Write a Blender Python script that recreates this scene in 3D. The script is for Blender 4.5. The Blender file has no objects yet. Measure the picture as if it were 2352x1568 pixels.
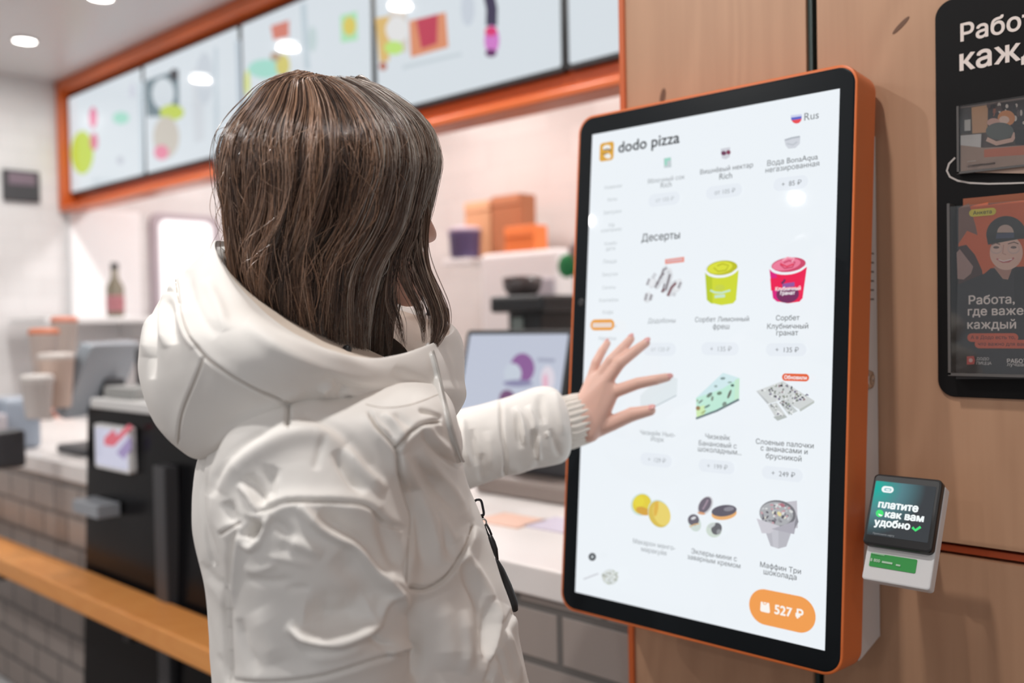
import bpy, bmesh, math, random
import numpy as np
from mathutils import Vector, Matrix, noise
from mathutils.bvhtree import BVHTree

random.seed(7)
rng = np.random.default_rng(7)
SC = bpy.context.scene
COL = SC.collection

# ------------------------------------------------------------------ camera
CAM = np.array([0.0, 0.0, 1.42])
FPX = 2153.85                                        # focal length for a 2352 px wide frame
YAW, PITCH, ROLL = 0.74768745, -0.02267585, -0.01841795
_F = np.array([-math.sin(YAW)*math.cos(PITCH), math.cos(YAW)*math.cos(PITCH), math.sin(PITCH)])
_R0 = np.array([math.cos(YAW), math.sin(YAW), 0.0]); _U0 = np.cross(_R0, _F)
_R = math.cos(ROLL)*_R0 + math.sin(ROLL)*_U0
_U = -math.sin(ROLL)*_R0 + math.cos(ROLL)*_U0
cam_data = bpy.data.cameras.new('camera')
cam_data.sensor_width = 36.0
cam_data.lens = FPX/2352*36.0
cam_data.clip_start = 0.02
cam_data.dof.use_dof = True
cam_data.dof.focus_distance = 1.0
cam_data.dof.aperture_fstop = 2.8
cam_data.dof.aperture_blades = 0
cam = bpy.data.objects.new('camera', cam_data); COL.objects.link(cam)
cam.matrix_world = Matrix(((_R[0], _U[0], -_F[0], CAM[0]), (_R[1], _U[1], -_F[1], CAM[1]),
                           (_R[2], _U[2], -_F[2], CAM[2]), (0, 0, 0, 1)))
SC.camera = cam

# ------------------------------------------------------------------ light
vs = SC.view_settings
SC.display_settings.display_device = 'sRGB'
vs.view_transform = 'Standard'; vs.look = 'None'; vs.exposure = 0.0; vs.gamma = 1.0
vs.use_curve_mapping = False
world = bpy.data.worlds.new('daylight'); SC.world = world; world.use_nodes = True
bg = world.node_tree.nodes['Background']
bg.inputs[0].default_value = (0.93, 0.96, 1.0, 1); bg.inputs[1].default_value = 0.53

def area_light(name, loc, size, power, color=(1, 0.975, 0.945), direction=(0, 0, -1), spread=180):
    l = bpy.data.lights.new(name, 'AREA'); l.shape = 'DISK'; l.size = size; l.energy = power; l.color = color
    l.spread = math.radians(spread)
    o = bpy.data.objects.new(name, l); COL.objects.link(o); o.location = loc
    o.rotation_euler = Vector(direction).to_track_quat('-Z', 'Y').to_euler()
    return o
CEIL = 2.80
DOWNLIGHTS = [(-4.755, 1.744), (-3.92, 1.742), (-3.08, 1.742), (-2.24, 1.742), (-1.40, 1.742),
              (-3.99, -2.63), (-2.475, -2.63), (-0.95, -2.63),
              (-3.2, -0.4), (-1.75, -0.45), (-0.62, 0.33), (0.9, -0.4)]  # unseen lamps added to light jacket and hair, third for the hair highlight
POWER = [8, 8, 8, 8, 8, 12, 12, 12, 19, 18, 13, 5]
for (x, y), p in zip(DOWNLIGHTS, POWER):
    area_light('downlight_lamp', (x, y, CEIL-0.03), 0.03 if y < -2 else 0.085, p)
for x in (-4.6, -3.4, -2.2, -1.2):
    area_light('kitchen_lamp', (x, 3.0, CEIL-0.03), 0.4, 14, (1, 0.97, 0.95))

# ------------------------------------------------------------------ helpers
def ray(px, py):
    return _F + _R*((px-1176)/FPX) + _U*((784-py)/FPX)
def at(px, py, d):                                    # point at depth d
    return CAM + ray(px, py)*d
def at_plane(px, py, O, n):
    r = ray(px, py); return CAM + r*(np.dot(np.asarray(O)-CAM, n)/np.dot(r, n))
def at_Y(px, py, Y): return at_plane(px, py, (0, Y, 0), np.array([0, 1., 0]))
def at_X(px, py, X): return at_plane(px, py, (X, 0, 0), np.array([1., 0, 0]))
def at_Z(px, py, Z): return at_plane(px, py, (0, 0, Z), np.array([0, 0, 1.]))
def project(P):
    q = np.asarray(P)-CAM; z = q@_F
    return np.stack([1176+FPX*(q@_R)/z, 784-FPX*(q@_U)/z, z], -1)

_M = {}
def lin(c):
    return tuple((v/255/12.92 if v/255 <= 0.04045 else ((v/255+0.055)/1.055)**2.4) for v in c)
def mat(name, color=(0.8, 0.8, 0.8), rough=0.5, metal=0.0, spec=0.5, emit=None, strength=1.0, trans=0.0, coat=0.0):
    if name in _M: return _M[name]
    m = bpy.data.materials.new(name); m.use_nodes = True
    b = m.node_tree.nodes['Principled BSDF']
    b.inputs['Base Color'].default_value = (*color, 1)
    b.inputs['Roughness'].default_value = rough
    b.inputs['Metallic'].default_value = metal
    b.inputs['Specular IOR Level'].default_value = spec
    b.inputs['Transmission Weight'].default_value = trans
    b.inputs['Coat Weight'].default_value = coat
    if emit is not None:
        b.inputs['Emission Color'].default_value = (*emit, 1)
        b.inputs['Emission Strength'].default_value = strength
    _M[name] = m
    return m
def shown(rgb, gain=1.0, gloss=0.03, spec=0.3):      # a lit pixel colour of a display (sRGB 0-255)
    key = 'display_%02x%02x%02x_%d' % (*rgb, int(gain*100))
    return mat(key, (0.01, 0.01, 0.01), gloss, 0, spec, emit=lin(rgb), strength=gain)
def printed(rgb, rough=0.5):
    return mat('print_%02x%02x%02x' % tuple(rgb), lin(rgb), rough)
def nodes(m):
    return m.node_tree.nodes, m.node_tree.links, m.node_tree.nodes['Principled BSDF']
def bump_noise(m, scale, strength, dist=0.002, stretch=(1, 1, 1), detail=4):
    n, l, b = nodes(m)
    tc = n.new('ShaderNodeTexCoord'); mp = n.new('ShaderNodeMapping'); mp.inputs['Scale'].default_value = stretch
    ns = n.new('ShaderNodeTexNoise'); ns.inputs['Scale'].default_value = scale; ns.inputs['Detail'].default_value = detail
    bp = n.new('ShaderNodeBump'); bp.inputs['Strength'].default_value = strength; bp.inputs['Distance'].default_value = dist
    l.new(tc.outputs['Object'], mp.inputs[0]); l.new(mp.outputs[0], ns.inputs['Vector'])
    l.new(ns.outputs['Fac'], bp.inputs['Height']); l.new(bp.outputs[0], b.inputs['Normal'])
    return m

ROOTS = {}
def thing(name, label, cat, loc=(0, 0, 0), rot=None, group=None):
    o = bpy.data.objects.new(name, None); COL.objects.link(o)
    o.empty_display_size = 0.05
    M = Matrix.Translation(Vector(loc)) @ (rot.to_4x4() if rot is not None else Matrix.Identity(4))
    o.matrix_world = M; ROOTS[o.name] = M
    o['label'] = label; o['category'] = cat
    if group: o['group'] = group
    return o
def tag(o, label, cat, group=None, kind=None):
    o['label'] = label; o['category'] = cat
    if group: o['group'] = group
    if kind: o['kind'] = kind
    return o
def root_matrix(o):
    while o.parent is not None: o = o.parent
    return ROOTS.get(o.name, Matrix.Identity(4))
def link(name, me, mats, parent=None, smooth=False, rebase=True):
    """links a mesh given in world coordinates as one object under its thing"""
    for m in (mats if isinstance(mats, (list, tuple)) else [mats]): me.materials.append(m)
    o = bpy.data.objects.new(name, me); COL.objects.link(o)
    if smooth: me.polygons.foreach_set('use_smooth', np.ones(len(me.polygons), bool))
    if parent is not None:
        o.parent = parent
        me.transform(root_matrix(parent).inverted())
    elif rebase and len(me.vertices):
        co = np.empty(len(me.vertices)*3); me.vertices.foreach_get('co', co); co = co.reshape(-1, 3)
        base = Vector(((co[:, 0].min()+co[:, 0].max())/2, (co[:, 1].min()+co[:, 1].max())/2, co[:, 2].min()))
        me.transform(Matrix.Translation(-base)); o.location = base
        ROOTS[o.name] = Matrix.Translation(base)
    return o
def structure(o): o['kind'] = 'structure'; return o
def from_bm(name, bm, mats, parent=None, smooth=False, rebase=True):
    bmesh.ops.recalc_face_normals(bm, faces=bm.faces[:])
    me = bpy.data.meshes.new(name); bm.to_mesh(me); bm.free()
    return link(name, me, mats, parent, smooth, rebase)
def fast_mesh(name, V, Q):
    V = np.asarray(V, np.float32); Q = np.asarray(Q, np.int32)
    me = bpy.data.meshes.new(name)
    me.vertices.add(len(V)); me.vertices.foreach_set('co', V.ravel())
    k = Q.shape[1]
    me.loops.add(Q.size); me.loops.foreach_set('vertex_index', Q.ravel())
    me.polygons.add(len(Q)); me.polygons.foreach_set('loop_start', np.arange(len(Q), dtype=np.int32)*k)
    me.update(calc_edges=True)
    return me

def add_box(bm, x0, x1, y0, y1, z0, z1, bevel=0.0, seg=2, mi=0, M=None):
    vs_ = [bm.verts.new(p) for p in ((x0, y0, z0), (x1, y0, z0), (x1, y1, z0), (x0, y1, z0),
                                     (x0, y0, z1), (x1, y0, z1), (x1, y1, z1), (x0, y1, z1))]
    fs = [bm.faces.new([vs_[i] for i in q]) for q in ((0, 3, 2, 1), (4, 5, 6, 7), (0, 1, 5, 4), (1, 2, 6, 5), (2, 3, 7, 6), (3, 0, 4, 7))]
    for f_ in fs: f_.material_index = mi
    vv = vs_
    if bevel > 0:
        r = bmesh.ops.bevel(bm, geom=list({e for f_ in fs for e in f_.edges}), offset=bevel, segments=seg, affect='EDGES', profile=0.5)
        vv = list({v for f_ in r['faces'] for v in f_.verts} | {v for v in vs_ if v.is_valid})
        for f_ in r['faces']: f_.material_index = mi
    if M is not None:
        bmesh.ops.transform(bm, matrix=M, verts=[v for v in vv if v.is_valid])
    return vv
def box(name, x0, x1, y0, y1, z0, z1, m, parent=None, bevel=0.0, seg=2, M=None):
    bm = bmesh.new(); add_box(bm, x0, x1, y0, y1, z0, z1, bevel, seg, 0, M)
    return from_bm(name, bm, m, parent, smooth=False)
def rounded_outline(x0, x1, z0, z1, r, n=8):
    pts = []
    for cx, cz, a in ((x1-r, z1-r, 0), (x0+r, z1-r, 90), (x0+r, z0+r, 180), (x1-r, z0+r, 270)):
        for k in range(n+1):
            t = math.radians(a+90*k/n); pts.append((cx+r*math.cos(t), cz+r*math.sin(t)))
    return pts
def add_slab(bm, outline, y0, y1, chamfer=0.0, M=None, mi=0):
    """closed plate with the outline (x,z) between y0 (front) and y1 (back), softened at the front edge"""
    cx = sum(p[0] for p in outline)/len(outline); cz = sum(p[1] for p in outline)/len(outline)
    def ring(y, inset):
        out = []
        N = len(outline)
        for i, (x, z) in enumerate(outline):
            a = Vector(outline[i-1]); b = Vector(outline[(i+1) % N]); t = (b-a).normalized(); nn = Vector((-t.y, t.x))
            out.append(bm.verts.new((x+nn.x*inset, y, z+nn.y*inset)))
        return out
    rings = [ring(y0, chamfer)] if chamfer else []
    if chamfer:
        for k in (1, 2):
            t = math.radians(45*k); rings.append(ring(y0+chamfer*(1-math.cos(t)), chamfer*(1-math.sin(t))))
    else: rings.append(ring(y0, 0))
    rings.append(ring(y1, 0))
    N = len(outline); fs = []
    for a, b in zip(rings, rings[1:]):
        for i in range(N): fs.append(bm.faces.new((a[i], a[(i+1) % N], b[(i+1) % N], b[i])))
    fs.append(bm.faces.new(rings[0])); fs.append(bm.faces.new(rings[-1][::-1]))
    for f_ in fs: f_.material_index = mi
    if M is not None: bmesh.ops.transform(bm, matrix=M, verts=[v for r_ in rings for v in r_])
def slab(name, outline, y0, y1, m, parent=None, chamfer=0.0, M=None, smooth=False):
    bm = bmesh.new(); add_slab(bm, outline, y0, y1, chamfer, M)
    return from_bm(name, bm, m, parent, smooth)
def add_lathe(bm, prof, c, seg=32, M=None, mi=0):
    rings = []
    for r, z in prof:
        rings.append([bm.verts.new((c[0]+r*math.cos(2*math.pi*k/seg), c[1]+r*math.sin(2*math.pi*k/seg), c[2]+z)) for k in range(seg)])
    for a, b in zip(rings, rings[1:]):
        for k in range(seg):
            f_ = bm.faces.new((a[k], a[(k+1) % seg], b[(k+1) % seg], b[k])); f_.material_index = mi; f_.smooth = True
    for r_ in (rings[0][::-1], rings[-1]):
        f_ = bm.faces.new(r_); f_.material_index = mi
    if M is not None: bmesh.ops.transform(bm, matrix=M, verts=[v for r_ in rings for v in r_])
def lathe(name, prof, c, m, parent=None, seg=32, M=None):
    bm = bmesh.new(); add_lathe(bm, prof, c, seg, M)
    return from_bm(name, bm, m, parent)
def add_tube(bm, pts, r, seg=8, mi=0, flat=1.0):
    P = [Vector(p) for p in pts]; rings = []
    for i, p in enumerate(P):
        t = (P[min(i+1, len(P)-1)]-P[max(i-1, 0)]).normalized()
        a = t.cross(Vector(_F)); a = a.normalized() if a.length > 1e-6 else Vector((1, 0, 0)); b = t.cross(a)
        rr = r[i] if isinstance(r, (list, tuple)) else r
        rings.append([bm.verts.new(p+a*(rr*math.cos(2*math.pi*k/seg))+b*(flat*rr*math.sin(2*math.pi*k/seg))) for k in range(seg)])
    for a, b in zip(rings, rings[1:]):
        for k in range(seg):
            f_ = bm.faces.new((a[k], a[(k+1) % seg], b[(k+1) % seg], b[k])); f_.smooth = True; f_.material_index = mi
    bm.faces.new(rings[0][::-1]); bm.faces.new(rings[-1])

_text_cache = {}
def text_mesh(body, bold=0.0):
    """lettering as filled outlines: every outer contour is filled with the holes that lie in it"""
    key = (body, bold)
    if key in _text_cache: return _text_cache[key]
    from mathutils.geometry import delaunay_2d_cdt
    c = bpy.data.curves.new('lettering', 'FONT'); c.body = body; c.resolution_u = 3; c.fill_mode = 'NONE'
    o = bpy.data.objects.new('lettering', c); COL.objects.link(o)
    bpy.context.view_layer.update()
    ev = o.evaluated_get(bpy.context.evaluated_depsgraph_get())
    me = ev.to_mesh()
    P = [tuple(v.co[:2]) for v in me.vertices]; nb_ = {}
    for e in me.edges:
        u, v = e.vertices; nb_.setdefault(u, []).append(v); nb_.setdefault(v, []).append(u)
    ev.to_mesh_clear(); bpy.data.objects.remove(o); bpy.data.curves.remove(c)
    loops = []; seen = set()
    for s in range(len(P)):
        if s in seen or s not in nb_: continue
        lp = [s]; seen.add(s); prev, cur = None, s
        while True:
            nx = [v for v in nb_[cur] if v != prev and v not in seen]
            if prev is None: nx = [s+1] if s+1 in nb_[s] else nx[:1]
            if not nx: break
            prev, cur = cur, nx[0]; lp.append(cur); seen.add(cur)
        pts = [P[i] for i in lp]; q = [pts[0]]
        for p in pts[1:]:
            if math.dist(p, q[-1]) > 1e-5: q.append(p)
        if len(q) > 2 and math.dist(q[0], q[-1]) < 1e-5: q.pop()
        if len(q) > 2: loops.append(q)
    def area(q): return sum(q[i-1][0]*q[i][1]-q[i][0]*q[i-1][1] for i in range(len(q)))/2
    if bold:
        bb = [(min(p[0] for p in q), max(p[0] for p in q), area(q)) for q in loops]; out = []
        for j, q in enumerate(loops):
            big = max((b for b in bb if b[0] <= bb[j][0]+1e-6 and b[1] >= bb[j][1]-1e-6), key=lambda b: abs(b[2]))
            sign = 1 if big[2] > 0 else -1; r = []
            for i in range(len(q)):
                t = Vector(q[(i+1) % len(q)])-Vector(q[i-1]); t.normalize()
                r.append((q[i][0]+t.y*bold*sign, q[i][1]-t.x*bold*sign))
            out.append(r)
        loops = out
    verts, edges = [], []
    for q in loops:
        b0 = len(verts); verts += [Vector(p) for p in q]; edges += [(b0+i, b0+(i+1) % len(q)) for i in range(len(q))]
    A = np.array([tuple(verts[u]) for u, v in edges]); B = np.array([tuple(verts[v]) for u, v in edges])
    cv, _, cf, _, _, _ = delaunay_2d_cdt(verts, edges, [], 0, 1e-5)
    V = np.array([tuple(v) for v in cv]); T = np.array([tuple(f)[:3] for f in cf])
    Cn = V[T].mean(1)
    wn = np.zeros(len(T), int)
    for k0 in range(0, len(T), 500):
        c_ = Cn[k0:k0+500][:, None, :]
        up = (A[None, :, 1] <= c_[..., 1]) & (B[None, :, 1] > c_[..., 1]); dn = (A[None, :, 1] > c_[..., 1]) & (B[None, :, 1] <= c_[..., 1])
        side = (B[None, :, 0]-A[None, :, 0])*(c_[..., 1]-A[None, :, 1])-(c_[..., 0]-A[None, :, 0])*(B[None, :, 1]-A[None, :, 1])
        wn[k0:k0+500] = ((up & (side > 0)).sum(1)-(dn & (side < 0)).sum(1))
    T = T[wn != 0]
    used = np.unique(T); remap = np.zeros(len(V), int); remap[used] = np.arange(len(used)); V = V[used]
    V = V-V.min(0)
    _text_cache[key] = (V, [tuple(int(remap[i]) for i in t) for t in T])
    return _text_cache[key]

class Flat:
    """flat artwork on a plane: polygons, pills, ellipses and lettering collected in one mesh, layered by 0.15 mm"""
    def __init__(s, O, ex, ez):
        s.O = np.array(O, float); s.ex = np.array(ex, float); s.ez = np.array(ez, float)
        s.n = np.cross(s.ex, s.ez)                       # towards the viewer
        s.V = []; s.F = []; s.MI = []; s.mats = []; s.layer = 0
    def loc(s, px, py):
        P = at_plane(px, py, s.O, s.n)-s.O
        return np.array([P@s.ex, P@s.ez])
    def _m(s, m):
        if m not in s.mats: s.mats.append(m)
        return s.mats.index(m)
    def local(s, pts, m, faces=None):
        s.layer += 1
        off = 0.0004+0.00004*s.layer
        b = len(s.V)
        for x, z in pts: s.V.append(s.O+s.ex*x+s.ez*z+s.n*off)
        for f_ in (faces if faces is not None else [tuple(range(len(pts)))]):
            s.F.append(tuple(b+i for i in f_)); s.MI.append(s._m(m))
    def poly(s, pts, m): s.local([s.loc(*p) for p in pts], m)
    def ell(s, cx, cy, rx, ry, m, rot=0.0, a0=0, a1=360):
        c, sn = math.cos(math.radians(rot)), math.sin(math.radians(rot)); pts = []
        n = 28
        for k in range(n if a1-a0 == 360 else n+1):
            t = math.radians(a0+(a1-a0)*k/n); u, v = rx*math.cos(t), ry*math.sin(t)
            pts.append((cx+u*c-v*sn, cy+u*sn+v*c))
        s.poly(pts, m)
    def line(s, pts, w, m):                              # stroke of width w px
        P = np.array(pts, float); T = np.gradient(P, axis=0) if len(P) > 1 else P
        T = T/np.linalg.norm(T, axis=1)[:, None]; N = np.stack([-T[:, 1], T[:, 0]], 1)*w/2
        L, Rr = P+N, P-N; loc = [s.loc(*p) for p in L]+[s.loc(*p) for p in Rr]; k = len(P)
        s.local(loc, m, [(i, i+1, k+i+1, k+i) for i in range(k-1)])
    def pill(s, xl, xr, cy, h, m, r=None, dy=0.0):
        """level rounded bar between two photo columns; cy is the row at its middle, h its height in rows"""
        a = s.loc((xl+xr)/2, cy-h/2); b = s.loc((xl+xr)/2, cy+h/2); c = s.loc((xl+xr)/2, cy)
        x0 = s.loc(xl, cy)[0]; x1 = s.loc(xr, cy)[0]; hz = a[1]-b[1]
        s.local(rounded_outline(x0, x1, c[1]-hz/2, c[1]+hz/2, (hz/2 if r is None else r)*0.999), m)
    def text(s, body, xl, xr, cy, m, bold=0.0, align='c', hfix=None):
        V, Fc = text_mesh(body, bold)
        c = s.loc((xl+xr)/2, cy); x0 = s.loc(xl, cy)[0]; x1 = s.loc(xr, cy)[0]
        sc = (x1-x0)/V[:, 0].max()
        sz = sc if hfix is None else sc*hfix
        h = V[:, 1].max()*sz
        s.local([(x0+v[0]*sc, c[1]-h/2+v[1]*sz) for v in V], m, Fc)
    def build(s, name, parent):
        me = bpy.data.meshes.new(name); me.from_pydata([tuple(v) for v in s.V], [], s.F); 
        o = link(name, me, s.mats, parent)
        me.polygons.foreach_set('material_index', s.MI); me.update()
        return o

# ------------------------------------------------------------------ the setting
M_wall = mat('white_wall_paint', (0.75, 0.745, 0.745), 0.6)
M_ceil = mat('ceiling_paint', (0.70, 0.69, 0.70), 0.35)
M_orange = mat('orange_lacquer', lin((205, 98, 42)), 0.35)
M_black = mat('black_plastic', (0.012, 0.0125, 0.014), 0.38)
M_gloss = mat('black_gloss_panel', (0.006, 0.006, 0.007), 0.22, 0, 0.12)
M_white = mat('white_plastic', (0.80, 0.79, 0.79), 0.4)
M_steel = mat('brushed_steel', (0.62, 0.60, 0.58), 0.3, 1.0)
M_dark = mat('dark_grey_plastic', (0.05, 0.05, 0.055), 0.4)
M_grey = mat('grey_plastic', (0.30, 0.32, 0.35), 0.4)

def wood_material(name, base, dark, vertical=True):
    m = mat(name, base, 0.42)
    n, l, b = nodes(m)
    tc = n.new('ShaderNodeTexCoord'); mp = n.new('ShaderNodeMapping')
    mp.inputs['Scale'].default_value = (2.6, 1, 0.55) if vertical else (0.55, 1, 2.6)
    n1 = n.new('ShaderNodeTexNoise'); n1.inputs['Scale'].default_value = 1.6; n1.inputs['Detail'].default_value = 2; n1.inputs['Distortion'].default_value = 0.4
    mu = n.new('ShaderNodeMath'); mu.operation = 'MULTIPLY'; mu.inputs[1].default_value = 95
    si = n.new('ShaderNodeMath'); si.operation = 'SINE'
    mp2 = n.new('ShaderNodeMapping'); mp2.inputs['Scale'].default_value = (90, 1, 4) if vertical else (4, 1, 90)
    n2 = n.new('ShaderNodeTexNoise'); n2.inputs['Scale'].default_value = 1.5; n2.inputs['Detail'].default_value = 5
    n3 = n.new('ShaderNodeTexNoise'); n3.inputs['Scale'].default_value = 2.2
    mr = n.new('ShaderNodeMapRange'); mr.inputs['From Min'].default_value = -1; mr.inputs['From Max'].default_value = 1
    mr.inputs['To Min'].default_value = 0.0; mr.inputs['To Max'].default_value = 0.16
    ad = n.new('ShaderNodeMath'); ad.operation = 'MULTIPLY_ADD'; ad.inputs[1].default_value = 0.22
    ad2 = n.new('ShaderNodeMath'); ad2.operation = 'MULTIPLY_ADD'; ad2.inputs[1].default_value = 0.5
    mx = n.new('ShaderNodeMix'); mx.data_type = 'RGBA'
    mx.inputs['A'].default_value = (*base, 1); mx.inputs['B'].default_value = (*dark, 1)
    l.new(tc.outputs['Object'], mp.inputs[0]); l.new(mp.outputs[0], n1.inputs['Vector']); l.new(n1.outputs['Fac'], mu.inputs[0]); l.new(mu.outputs[0], si.inputs[0])
    l.new(si.outputs[0], mr.inputs['Value'])
    l.new(tc.outputs['Object'], mp2.inputs[0]); l.new(mp2.outputs[0], n2.inputs['Vector']); l.new(tc.outputs['Object'], n3.inputs['Vector'])
    l.new(n2.outputs['Fac'], ad.inputs[0]); l.new(mr.outputs[0], ad.inputs[2])
    l.new(n3.outputs['Fac'], ad2.inputs[0]); l.new(ad.outputs[0], ad2.inputs[2])
    l.new(ad2.outputs[0], mx.inputs['Factor']); l.new(mx.outputs['Result'], b.inputs['Base Color'])
    return m
M_wood = wood_material('birch_plywood', lin((208, 164, 131)), lin((166, 124, 95)))

def tile_material(name, tile, grout, w, h, rough=0.25, mortar=0.006, flip=False):
    m = mat(name, tile, rough)
    n, l, b = nodes(m)
    tc = n.new('ShaderNodeTexCoord'); sp = n.new('ShaderNodeSeparateXYZ'); cb = n.new('ShaderNodeCombineXYZ')
    bt = n.new('ShaderNodeTexBrick'); bt.inputs['Scale'].default_value = 1.0
    bt.inputs['Brick Width'].default_value = w; bt.inputs['Row Height'].default_value = h
    bt.inputs['Mortar Size'].default_value = mortar; bt.inputs['Mortar Smooth'].default_value = 0.3
    bt.inputs['Color1'].default_value = (*tile, 1); bt.inputs['Color2'].default_value = (*[c*0.92 for c in tile], 1)
    bt.inputs['Mortar'].default_value = (*grout, 1)
    l.new(tc.outputs['Object'], sp.inputs[0]); l.new(sp.outputs['Y' if flip else 'X'], cb.inputs[0]); l.new(sp.outputs['Z'], cb.inputs[1])
    l.new(cb.outputs[0], bt.inputs['Vector']); l.new(bt.outputs['Color'], b.inputs['Base Color'])
    bp = n.new('ShaderNodeBump'); bp.inputs['Strength'].default_value = 0.5; bp.inputs['Distance'].default_value = 0.003; bp.invert = True
    l.new(bt.outputs['Fac'], bp.inputs['Height']); l.new(bp.outputs[0], b.inputs['Normal'])
    return m
M_tile = tile_material('grey_subway_tile', lin((158, 147, 141)), lin((104, 100, 97)), 0.2, 0.1, 0.3, 0.008)
M_ktile = tile_material('white_glazed_tile', (0.70, 0.655, 0.63), (0.64, 0.60, 0.58), 0.3, 0.15, 0.12, 0.004)
M_wtile = tile_material('white_wall_tile', (0.75, 0.74, 0.74), (0.68, 0.67, 0.67), 0.2, 0.1, 0.2, 0.004, True)
M_floor = mat('floor_stoneware', lin((120, 112, 108)), 0.35)
bump_noise(M_floor, 30, 0.1, 0.001)

WY = 1.25                                              # plane of the wooden wall and of the counter front
structure(box('floor', -5.6, 2.6, -4.6, 3.8, -0.1, 0.0, M_floor))
structure(box('ceiling', -5.6, 2.6, -4.6, 3.8, CEIL, CEIL+0.1, M_ceil))
structure(box('wall_back', -5.6, 2.6, 3.7, 3.8, 0, CEIL, M_ktile))
structure(box('wall_left', -5.6, -5.45, -4.6, 3.7, 0, CEIL, M_wtile))
# the wooden partition, in three boards that leave the dark joint and the orange joint open
bm = bmesh.new()
XL, XJ0, XJ1 = -0.897, -0.5895, -0.573
add_box(bm, XL, XJ0, WY, WY+0.05, 0, CEIL)
zg0, zg1 = 1.42-0.3110, 1.42-0.2935
add_box(bm, XJ1, 2.5, WY, WY+0.05, zg1, CEIL)
add_box(bm, XJ1, 2.5, WY, WY+0.05, 0, zg0)
add_box(bm, XL, 2.5, WY+0.05, WY+0.12, 0, CEIL)
structure(from_bm('wall_right', bm, M_wood, rebase=False))
structure(box('trim_1', XL-0.010, XL, WY-0.004, WY+0.12, 0, CEIL, M_orange))
structure(box('trim_2', XJ0+0.001, XJ0+0.0065, WY+0.006, WY+0.05, 0, CEIL, mat('dark_teal_strip', lin((60, 78, 76)), 0.3)))
bm = bmesh.new(); add_box(bm, XJ0+0.0065, XJ1, WY+0.030, WY+0.05, 0, CEIL); structure(from_bm('trim_3', bm, M_black))
structure(box('trim_4', XJ1, 2.5, WY+0.008, WY+0.05, zg0+0.004, zg1-0.0055, mat('orange_joint_strip', lin((196, 84, 36)), 0.3)))
structure(box('trim_5', XJ1, 2.5, WY+0.032, WY+0.05, zg0, zg1, M_black))
# knots of the plywood
for (px, py, a, b, rot) in ((1522, 222, 0.005, 0.013, 12), (2069, 58, 0.003, 0.014, 50)):
    P = at_Y(px, py, WY-0.0006)
    bm = bmesh.new(); vs_ = []
    for k in range(20):
        t = 2*math.pi*k/20; u, v = a*math.cos(t), b*math.sin(t); c, s_ = math.cos(math.radians(rot)), math.sin(math.radians(rot))
        vs_.append(bm.verts.new((P[0]+u*c+v*s_, P[1], P[2]-u*s_+v*c)))
    bm.faces.new(vs_)
    structure(from_bm('wall_right', bm, mat('wood_knot', lin((112, 78, 58)), 0.6), rebase=False))

# ------------------------------------------------------------------ ceiling lights
M_lamp = mat('lamp_glow', (0.9, 0.9, 0.9), 0.4, emit=(1.0, 0.965, 0.90), strength=14)
where = ['ceiling lamp second row over the left end of the counter', 'ceiling lamp over the counter cut by the top edge', 'lamp']
for i, (x, y) in enumerate(DOWNLIGHTS):
    t = thing('ceiling_downlight', 'round white recessed ceiling lamp', 'ceiling light', (x, y, CEIL), group='recessed ceiling lamps')
    if i == 0: t['label'] = 'round recessed ceiling lamp glowing white at upper left above the menu screens'
    elif i == 1: t['label'] = 'round recessed ceiling lamp cut by the top edge of the photo'
    else: t['label'] = 'round recessed ceiling lamp outside the frame'
    lathe('rim', [(0.056, -0.001), (0.060, -0.006), (0.050, -0.010), (0.048, -0.004)], (x, y, CEIL), M_white, t)
    lathe('diffuser', [(0.048, -0.004), (0.04, -0.006), (0.012, -0.007)] if y > -2 else [(0.018, -0.004), (0.012, -0.006), (0.005, -0.007)], (x, y, CEIL), M_lamp, t)

# ------------------------------------------------------------------ menu board above the counter
MY = 2.20
fas = thing('menu_board_fascia', 'long orange fascia panel carrying the row of lit menu screens', 'menu board', (-3.2, MY+0.05, 2.09))
box('panel', -5.44, -0.60, MY+0.028, MY+0.10, 2.085, CEIL-0.001, M_orange, fas)
box('lip', -5.44, -0.60, MY-0.05, MY+0.028, 2.075, 2.098, M_orange, fas, 0.004)
box('side_lip', -5.445, -5.405, MY-0.05, MY+0.028, 2.098, CEIL-0.001, M_orange, fas, 0.004)
box('top_lip', -5.405, -0.60, MY-0.05, MY+0.028, 2.735, CEIL-0.001, M_orange, fas, 0.004)
TV = (212, 220, 226)
edges = [-5.40, -4.50, -3.60, -2.70, -1.80, -0.90]
tv_labels = ['leftmost lit menu screen, with a lime green bottle picture', 'lit menu screen with a dark framed pizza picture, second along the orange fascia',
             'lit menu screen with mint and yellow pictures behind the woman\'s head', 'lit menu screen with a red and orange pizza picture and a purple bottle',
             'blank white menu screen beside the wooden wall']
tvs = []
for i in range(5):
    x0, x1 = edges[i]+0.004, edges[i+1]-0.004
    t = thing('menu_screen', tv_labels[i], 'menu screen', ((x0+x1)/2, MY, 2.165), group='menu screens above the counter')
    slab('bezel', rounded_outline(x0, x1, 2.165, 2.715, 0.012), MY, MY+0.027, M_black, t, 0.003)
    fl = Flat((0, MY-0.0005, 0), (1, 0, 0), (0, 0, 1))
    disp = slab('display', rounded_outline(x0+0.012, x1-0.012, 2.182, 2.703, 0.010), MY-0.0012, MY+0.002, shown(TV, 1.0, 0.05, 0.5), t)
    fl.O = np.array([0, MY-0.0014, 0.0])
    tvs.append((t, disp, fl))
S = lambda r, g, b: shown((r, g, b), 1.0, 0.05, 0.5)
f0 = tvs[0][2]
f0.ell(189, 350, 26, 50, S(186, 206, 66)); f0.ell(214, 270, 9, 24, S(214, 96, 140)); f0.ell(216, 325, 9, 20, S(212, 112, 140))
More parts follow.
